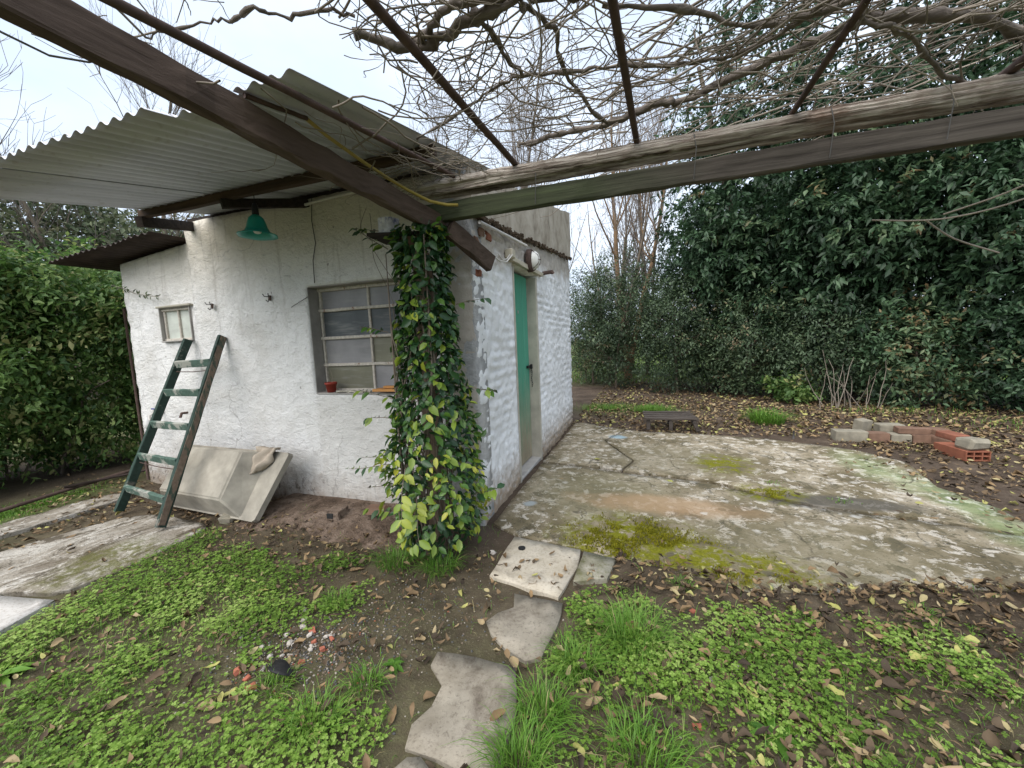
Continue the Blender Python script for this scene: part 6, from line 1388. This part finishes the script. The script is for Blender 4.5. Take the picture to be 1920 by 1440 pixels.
for a in ((0.155, -1.12, 0.06, 'tan', 2, 0.4, 'cupped tan leaf alone on the bare soil left of the flagstones'),
          (0.615, -1.165, 0.075, 'tan', 5, 2.2, 'heart shaped tan leaf between the two grey flagstones'),
          (0.64, -1.40, 0.085, 'orange brown', 4, 1.0, 'crumpled orange leaf lying on the largest flagstone'),
          (0.27, -1.49, 0.09, 'orange brown', 0, 1.9, 'pointed orange leaf on dark soil left of the largest flagstone'),
          (-0.07, -0.83, 0.075, 'orange brown', 2, 0.6, 'double orange leaf on the soil below the creeper'),
          (0.05, -0.72, 0.055, 'tan', 5, 2.5, 'round tan leaf on the soil below the creeper, nearer the paver'),
          (-0.22, -0.92, 0.05, 'orange brown', 4, 0.2, 'small orange leaf left of the double orange leaf'),
          (-0.52, -0.73, 0.10, 'orange brown', 0, 0.5, 'large red brown leaf on the soil left of the creeper'),
          (0.275, -1.0, 0.045, 'tan', 3, 1.2, 'thin folded tan leaf beside the broken flagstone'),
          (0.92, -0.985, 0.07, 'orange brown', 3, 0.1, 'orange leaf lying in the long grass tuft on the right'),
          (-0.86, -1.07, 0.075, 'yellow green', 0, 0.5, 'oval yellow leaf in the left grass'),
          (-0.60, -1.52, 0.075, 'yellow green', 3, 0.9, 'slim yellow leaf standing in grass left of the rubble'),
          (-0.40, -1.60, 0.085, 'yellow green', 3, 1.1, 'curved yellow green leaf at the foot of the rubble grass'),
          (-0.43, -1.66, 0.09, 'tan', 2, 0.3, 'wide curled tan leaf in the bottom left grass'),
          (-0.75, -1.76, 0.085, 'tan', 4, 1.6, 'crumpled tan leaf near the bottom left of the grass'),
          (-0.66, -1.37, 0.06, 'tan', 4, 2.0, 'pale crumpled leaf left of the gravel rubble'),
          (1.165, -1.185, 0.075, 'tan', 1, 0.2, 'spotted pale leaf at the bottom centre right'),
          (1.47, -1.06, 0.085, 'yellow green', 1, 2.4, 'pale yellow leaf in the right grass, near the middle'),
          (1.02, -1.135, 0.045, 'yellow green', 1, 0.5, 'small bright yellow green leaf by the grass tuft'),
          (0.91, -1.40, 0.04, 'yellow green', 2, 0.2, 'round lime leaf in the grass right of the largest flagstone'),
          (1.75, -0.97, 0.10, 'yellow green', 3, 2.2, 'long curved yellow leaf at the lower right'),
          (2.12, -0.72, 0.08, 'yellow green', 5, 0.4, 'broad pale yellow leaf on the right edge grass'),
          (1.95, -0.42, 0.08, 'yellow green', 1, 2.4, 'pale yellow leaf at the right end of the patio front'),
          (1.62, -0.50, 0.06, 'yellow green', 2, 0.2, 'small pale leaf just below the patio front edge'),
          (1.27, -0.52, 0.055, 'yellow green', 1, 1.4, 'mint green leaf below the mossy patio edge'),
          (1.83, -0.12, 0.06, 'yellow green', 0, 2.6, 'thin lime leaf lying on the patio'),
          (1.30, 1.10, 0.09, 'yellow green', 1, 2.6, 'bright yellow leaf in the middle of the patio'),
          (0.62, 1.62, 0.08, 'yellow green', 4, 0.2, 'crumpled yellow leaf on the patio beside the crack'),
          (0.36, 0.95, 0.075, 'tan', 3, 0.3, 'pale leaf on the patio near the door'),
          (1.28, -0.86, 0.075, 'dark brown', 1, 1.9, 'dark brown leaf standing right of the long grass tuft'),
          (1.58, -0.72, 0.09, 'brown', 0, 2.4, 'smooth brown oval leaf on the right grass'),
          (1.20, -1.03, 0.085, 'brown', 4, 1.2, 'curled brown leaf below the long grass tuft'),
          (1.33, -1.13, 0.08, 'brown', 0, 2.2, 'folded brown leaf left of the pale yellow leaf'),
          (1.88, -0.70, 0.10, 'brown', 3, 2.5, 'long reddish leaf at the right, pointing down'),
          (1.60, -1.12, 0.10, 'dark brown', 0, 2.6, 'large dark brown leaf at the lower right'),
          (1.72, -1.20, 0.09, 'tan', 3, 2.5, 'long tan leaf near the lower right corner'),
          (1.98, -0.92, 0.09, 'orange brown', 3, 2.4, 'long orange brown leaf near the right edge'),
          (0.78, -1.56, 0.07, 'tan', 4, 0.9, 'tan leaf at the bottom edge beside the flagstone grass')):
    fallen(*a)
ORD = ['leftmost', 'second', 'third', 'fourth', 'fifth', 'sixth', 'seventh', 'eighth', 'ninth', 'tenth', 'eleventh', 'twelfth', 'thirteenth', 'fourteenth', 'fifteenth', 'sixteenth']
def across(x, y):
    v = np.array([x, y, 0])-CAM; return float((v@np.array(_r2))/(v@np.array(_f)))
def ordinal(k): return 'leftmost' if k == 0 else ORD[k]+' from the left'
REG = [((0.8, 2.1, -1.35, -0.55), 'on the right hand grass', 36), ((-1.7, -0.1, -1.9, -0.6), 'in the left hand grass', 26), ((0.8, 3.0, -0.55, -0.35), 'along the patio front', 12)]
for (x0, x1, y0, y1), where, k in REG:
    got = {}
    for q in range(k):
        x, y = rng.uniform(x0, x1), rng.uniform(y0, y1)
        if not free(np.array([x]), np.array([y]))[0]: continue
        tone = str(rng.choice(['dark brown', 'brown', 'orange brown', 'tan'], p=[.3, .36, .14, .20])); got.setdefault(tone, []).append((across(x, y), x, y))
    for tone, lst in got.items():
        for j, (_, x, y) in enumerate(sorted(lst)[:len(ORD)]):
            fallen(x, y, rng.uniform(0.05, 0.095), tone, int(rng.integers(6)), rng.uniform(0, 6), f'curled {tone} leaf {where}, {ordinal(j)} of its colour', 0.032, (rng.normal(0, .3), rng.normal(0, .3)))

# ------------------------------------------------------------------ rubble
def rock(seed, n=2):
    bm = bmesh.new(); bmesh.ops.create_icosphere(bm, subdivisions=1, radius=0.5); r = np.random.default_rng(seed)
    for v in bm.verts: v.co = Vector(np.array(v.co)*r.uniform(0.7, 1.15, 3)*np.array([1, 0.8, 0.55]))
    V = [tuple(v.co) for v in bm.verts]; bm.verts.index_update(); F = [tuple(v.index for v in f.verts) for f in bm.faces]; bm.free(); return V, F
RK = [rock(s) for s in range(6)]
def chunk(name, x, y, s, mat, label, cat_, grp, box=False):
    if box: V, F = boxgeo((1, rng.uniform(.5, .8), rng.uniform(.4, .6)), 0.06, 0.04)
    else: V, F = RK[int(rng.integers(6))]
    o = link(name, mesh_py(name, V, F, mat)); zz = float(ground_h(np.array([x]), np.array([y]))[0])
    o.location = (x, y, zz+s*0.18); o.scale = (s, s, s); o.rotation_euler = (rng.normal(0, .25), rng.normal(0, .25), rng.uniform(0, 6)); return tag(o, label, cat_, grp)
FR = simple('fresh_brick_chip', (0.40, 0.135, 0.085), 0.9, var=0.25, scale=20)
for x, y, s, lab in ((-0.37, -1.22, 0.055, 'flat red brick chip at the top of the rubble'), (-0.475, -1.505, 0.055, 'red brick chip at the left end of the rubble'), (-0.335, -1.555, 0.05, 'orange brick chip at the lowest point of the rubble'),
                     (-0.23, -1.30, 0.04, 'red brick chip at the right side of the rubble'), (-0.24, -1.235, 0.035, 'small red brick chip at the upper right of the rubble'), (-0.40, -1.52, 0.035, 'small orange brick chip beside the left red chip'),
                     (-0.26, -1.385, 0.035, 'small red brick chip in the middle of the rubble'), (1.285, -1.235, 0.04, 'bright red brick chip in the grass at the bottom right'), (-0.31, -1.27, 0.03, 'tiny red brick chip above the middle of the rubble'), (1.33, -0.62, 0.035, 'small red brick chip in the grass below the patio')):
    chunk('brick_chip', x, y, s*0.72, FR, lab, 'brick chip', 'broken brick in the soil', True)
for j, (_, x, y) in enumerate(sorted((across(x, y), x, y) for x, y in zip(rng.normal(-0.40, 0.13, 16), rng.normal(-1.30, 0.10, 16)))):
    chunk('stone', x, y, rng.uniform(0.024, 0.046), MAT['stone'], f'pale stone in the left rubble, {ordinal(j)} of the larger ones', 'stone', 'pale stones of the rubble')
for x, y, s, lab in ((2.02, -0.28, 0.05, 'dark round stone on the patio front edge at the right'), (0.20, -0.34, 0.05, 'white stone beside the creeper foot and cream paver'), (1.36, -1.02, 0.04, 'white pebble in the right grass'), (1.46, -0.92, 0.045, 'grey pebble among brown leaves in the right grass')):
    chunk('stone', x, y, s, MAT['gstone'] if 'dark' in lab else MAT['stone'], lab, 'stone', 'single stones')
bs = MB(); 
for k, (a, b) in enumerate(zip(np.linspace(0, 1, 9)[:-1], np.linspace(0, 1, 9)[1:])): pass
V = []; F = []
for i_, u in enumerate(np.linspace(0, 1, 10)):
    wd = 0.028*math.sin(math.pi*(0.12+0.8*u)); c = np.array([-0.33+0.13*u, -1.46-0.03*math.sin(u*2), 0.035+0.02*math.sin(u*3)])
    V += [c+np.array([0.3*wd, wd, 0.012]), c, c+np.array([-0.3*wd, -wd, 0.012])]
for i_ in range(9):
    for j in range(2): F.append((i_*3+j, i_*3+j+1, i_*3+4+j, i_*3+3+j))
o = MB().add(V, F).build('plastic_shard', MAT['black'], None, True); sm = o.modifiers.new('thick', 'SOLIDIFY'); sm.thickness = 0.004
tag(o, 'curved black plastic shard at the edge of the rubble', 'plastic')
# gravel that nobody could count
Vs, Fs = [], []; o_ = 0
gv = []
for k in range(2600):
    if k < 1500: x, y = rng.normal(-0.33, 0.19), rng.normal(-1.33, 0.13)
    elif k < 2100: x, y = rng.normal(0.0, 0.22), rng.normal(-1.0, 0.2)
    else: x, y = rng.uniform(-1.8, 2.6), rng.uniform(-1.7, -0.3)
    gv.append((x, y))
gv = np.array(gv); gv = gv[free(gv[:, 0], gv[:, 1])]; gz = ground_h(gv[:, 0], gv[:, 1])
tn = []
for k, (x, y) in enumerate(gv):
    V, F = RK[k % 6]; s = rng.uniform(0.004, 0.015); a = rng.uniform(0, 6.28); ca, sa = math.cos(a), math.sin(a); V = np.array(V)*s
    Vs.append(np.stack([V[:, 0]*ca-V[:, 1]*sa+x, V[:, 0]*sa+V[:, 1]*ca+y, V[:, 2]+gz[k]+s*0.1], 1)); Fs.append(np.array(F)+o_); o_ += len(V)
    tn.append(np.full(len(V), rng.choice([0.1, 0.35, 0.6, 0.9], p=[.34, .33, .24, .09] if k < 1400 else [.45, .45, .09, .01])))
gm, t, b = mk('mixed_gravel'); f = ND(t, 'ShaderNodeAttribute', None, attribute_name='tint').outputs['Fac']
setc(t, b, ramp(t, f, [(0.1, (0.10, 0.10, 0.10)), (0.35, (0.17, 0.135, 0.10)), (0.6, (0.38, 0.34, 0.29)), (0.9, (0.30, 0.115, 0.065))]), 0.9, 0.2)
tag(link('gravel', mesh_np('gravel', np.concatenate(Vs), np.concatenate(Fs), gm, np.concatenate(tn))), 'fine gravel and grit scattered over the bare soil', 'gravel', kind='stuff')
# dry stalks by the border wall
for lab, x, y in (('dry bent stalks left of the leafy shrub behind the brick border', 4.45, 5.35), ('thin dry twigs rising behind the brick border', 4.0, 5.2)):
    t_ = thing('dry_stalks', lab, 'stalks', (x, y, 0)); st = [grow((x+rng.normal(0, .12), y+rng.normal(0, .1), 0), (rng.normal(0, .5), rng.normal(0, .3), 1), rng.uniform(.4, 1.0), .008, .25, 6, 0, .4) for q in range(9)]
    V, F = tubes_tri(st, 5); link('stems', mesh_np('stems', V, F, MAT['twig']), t_)
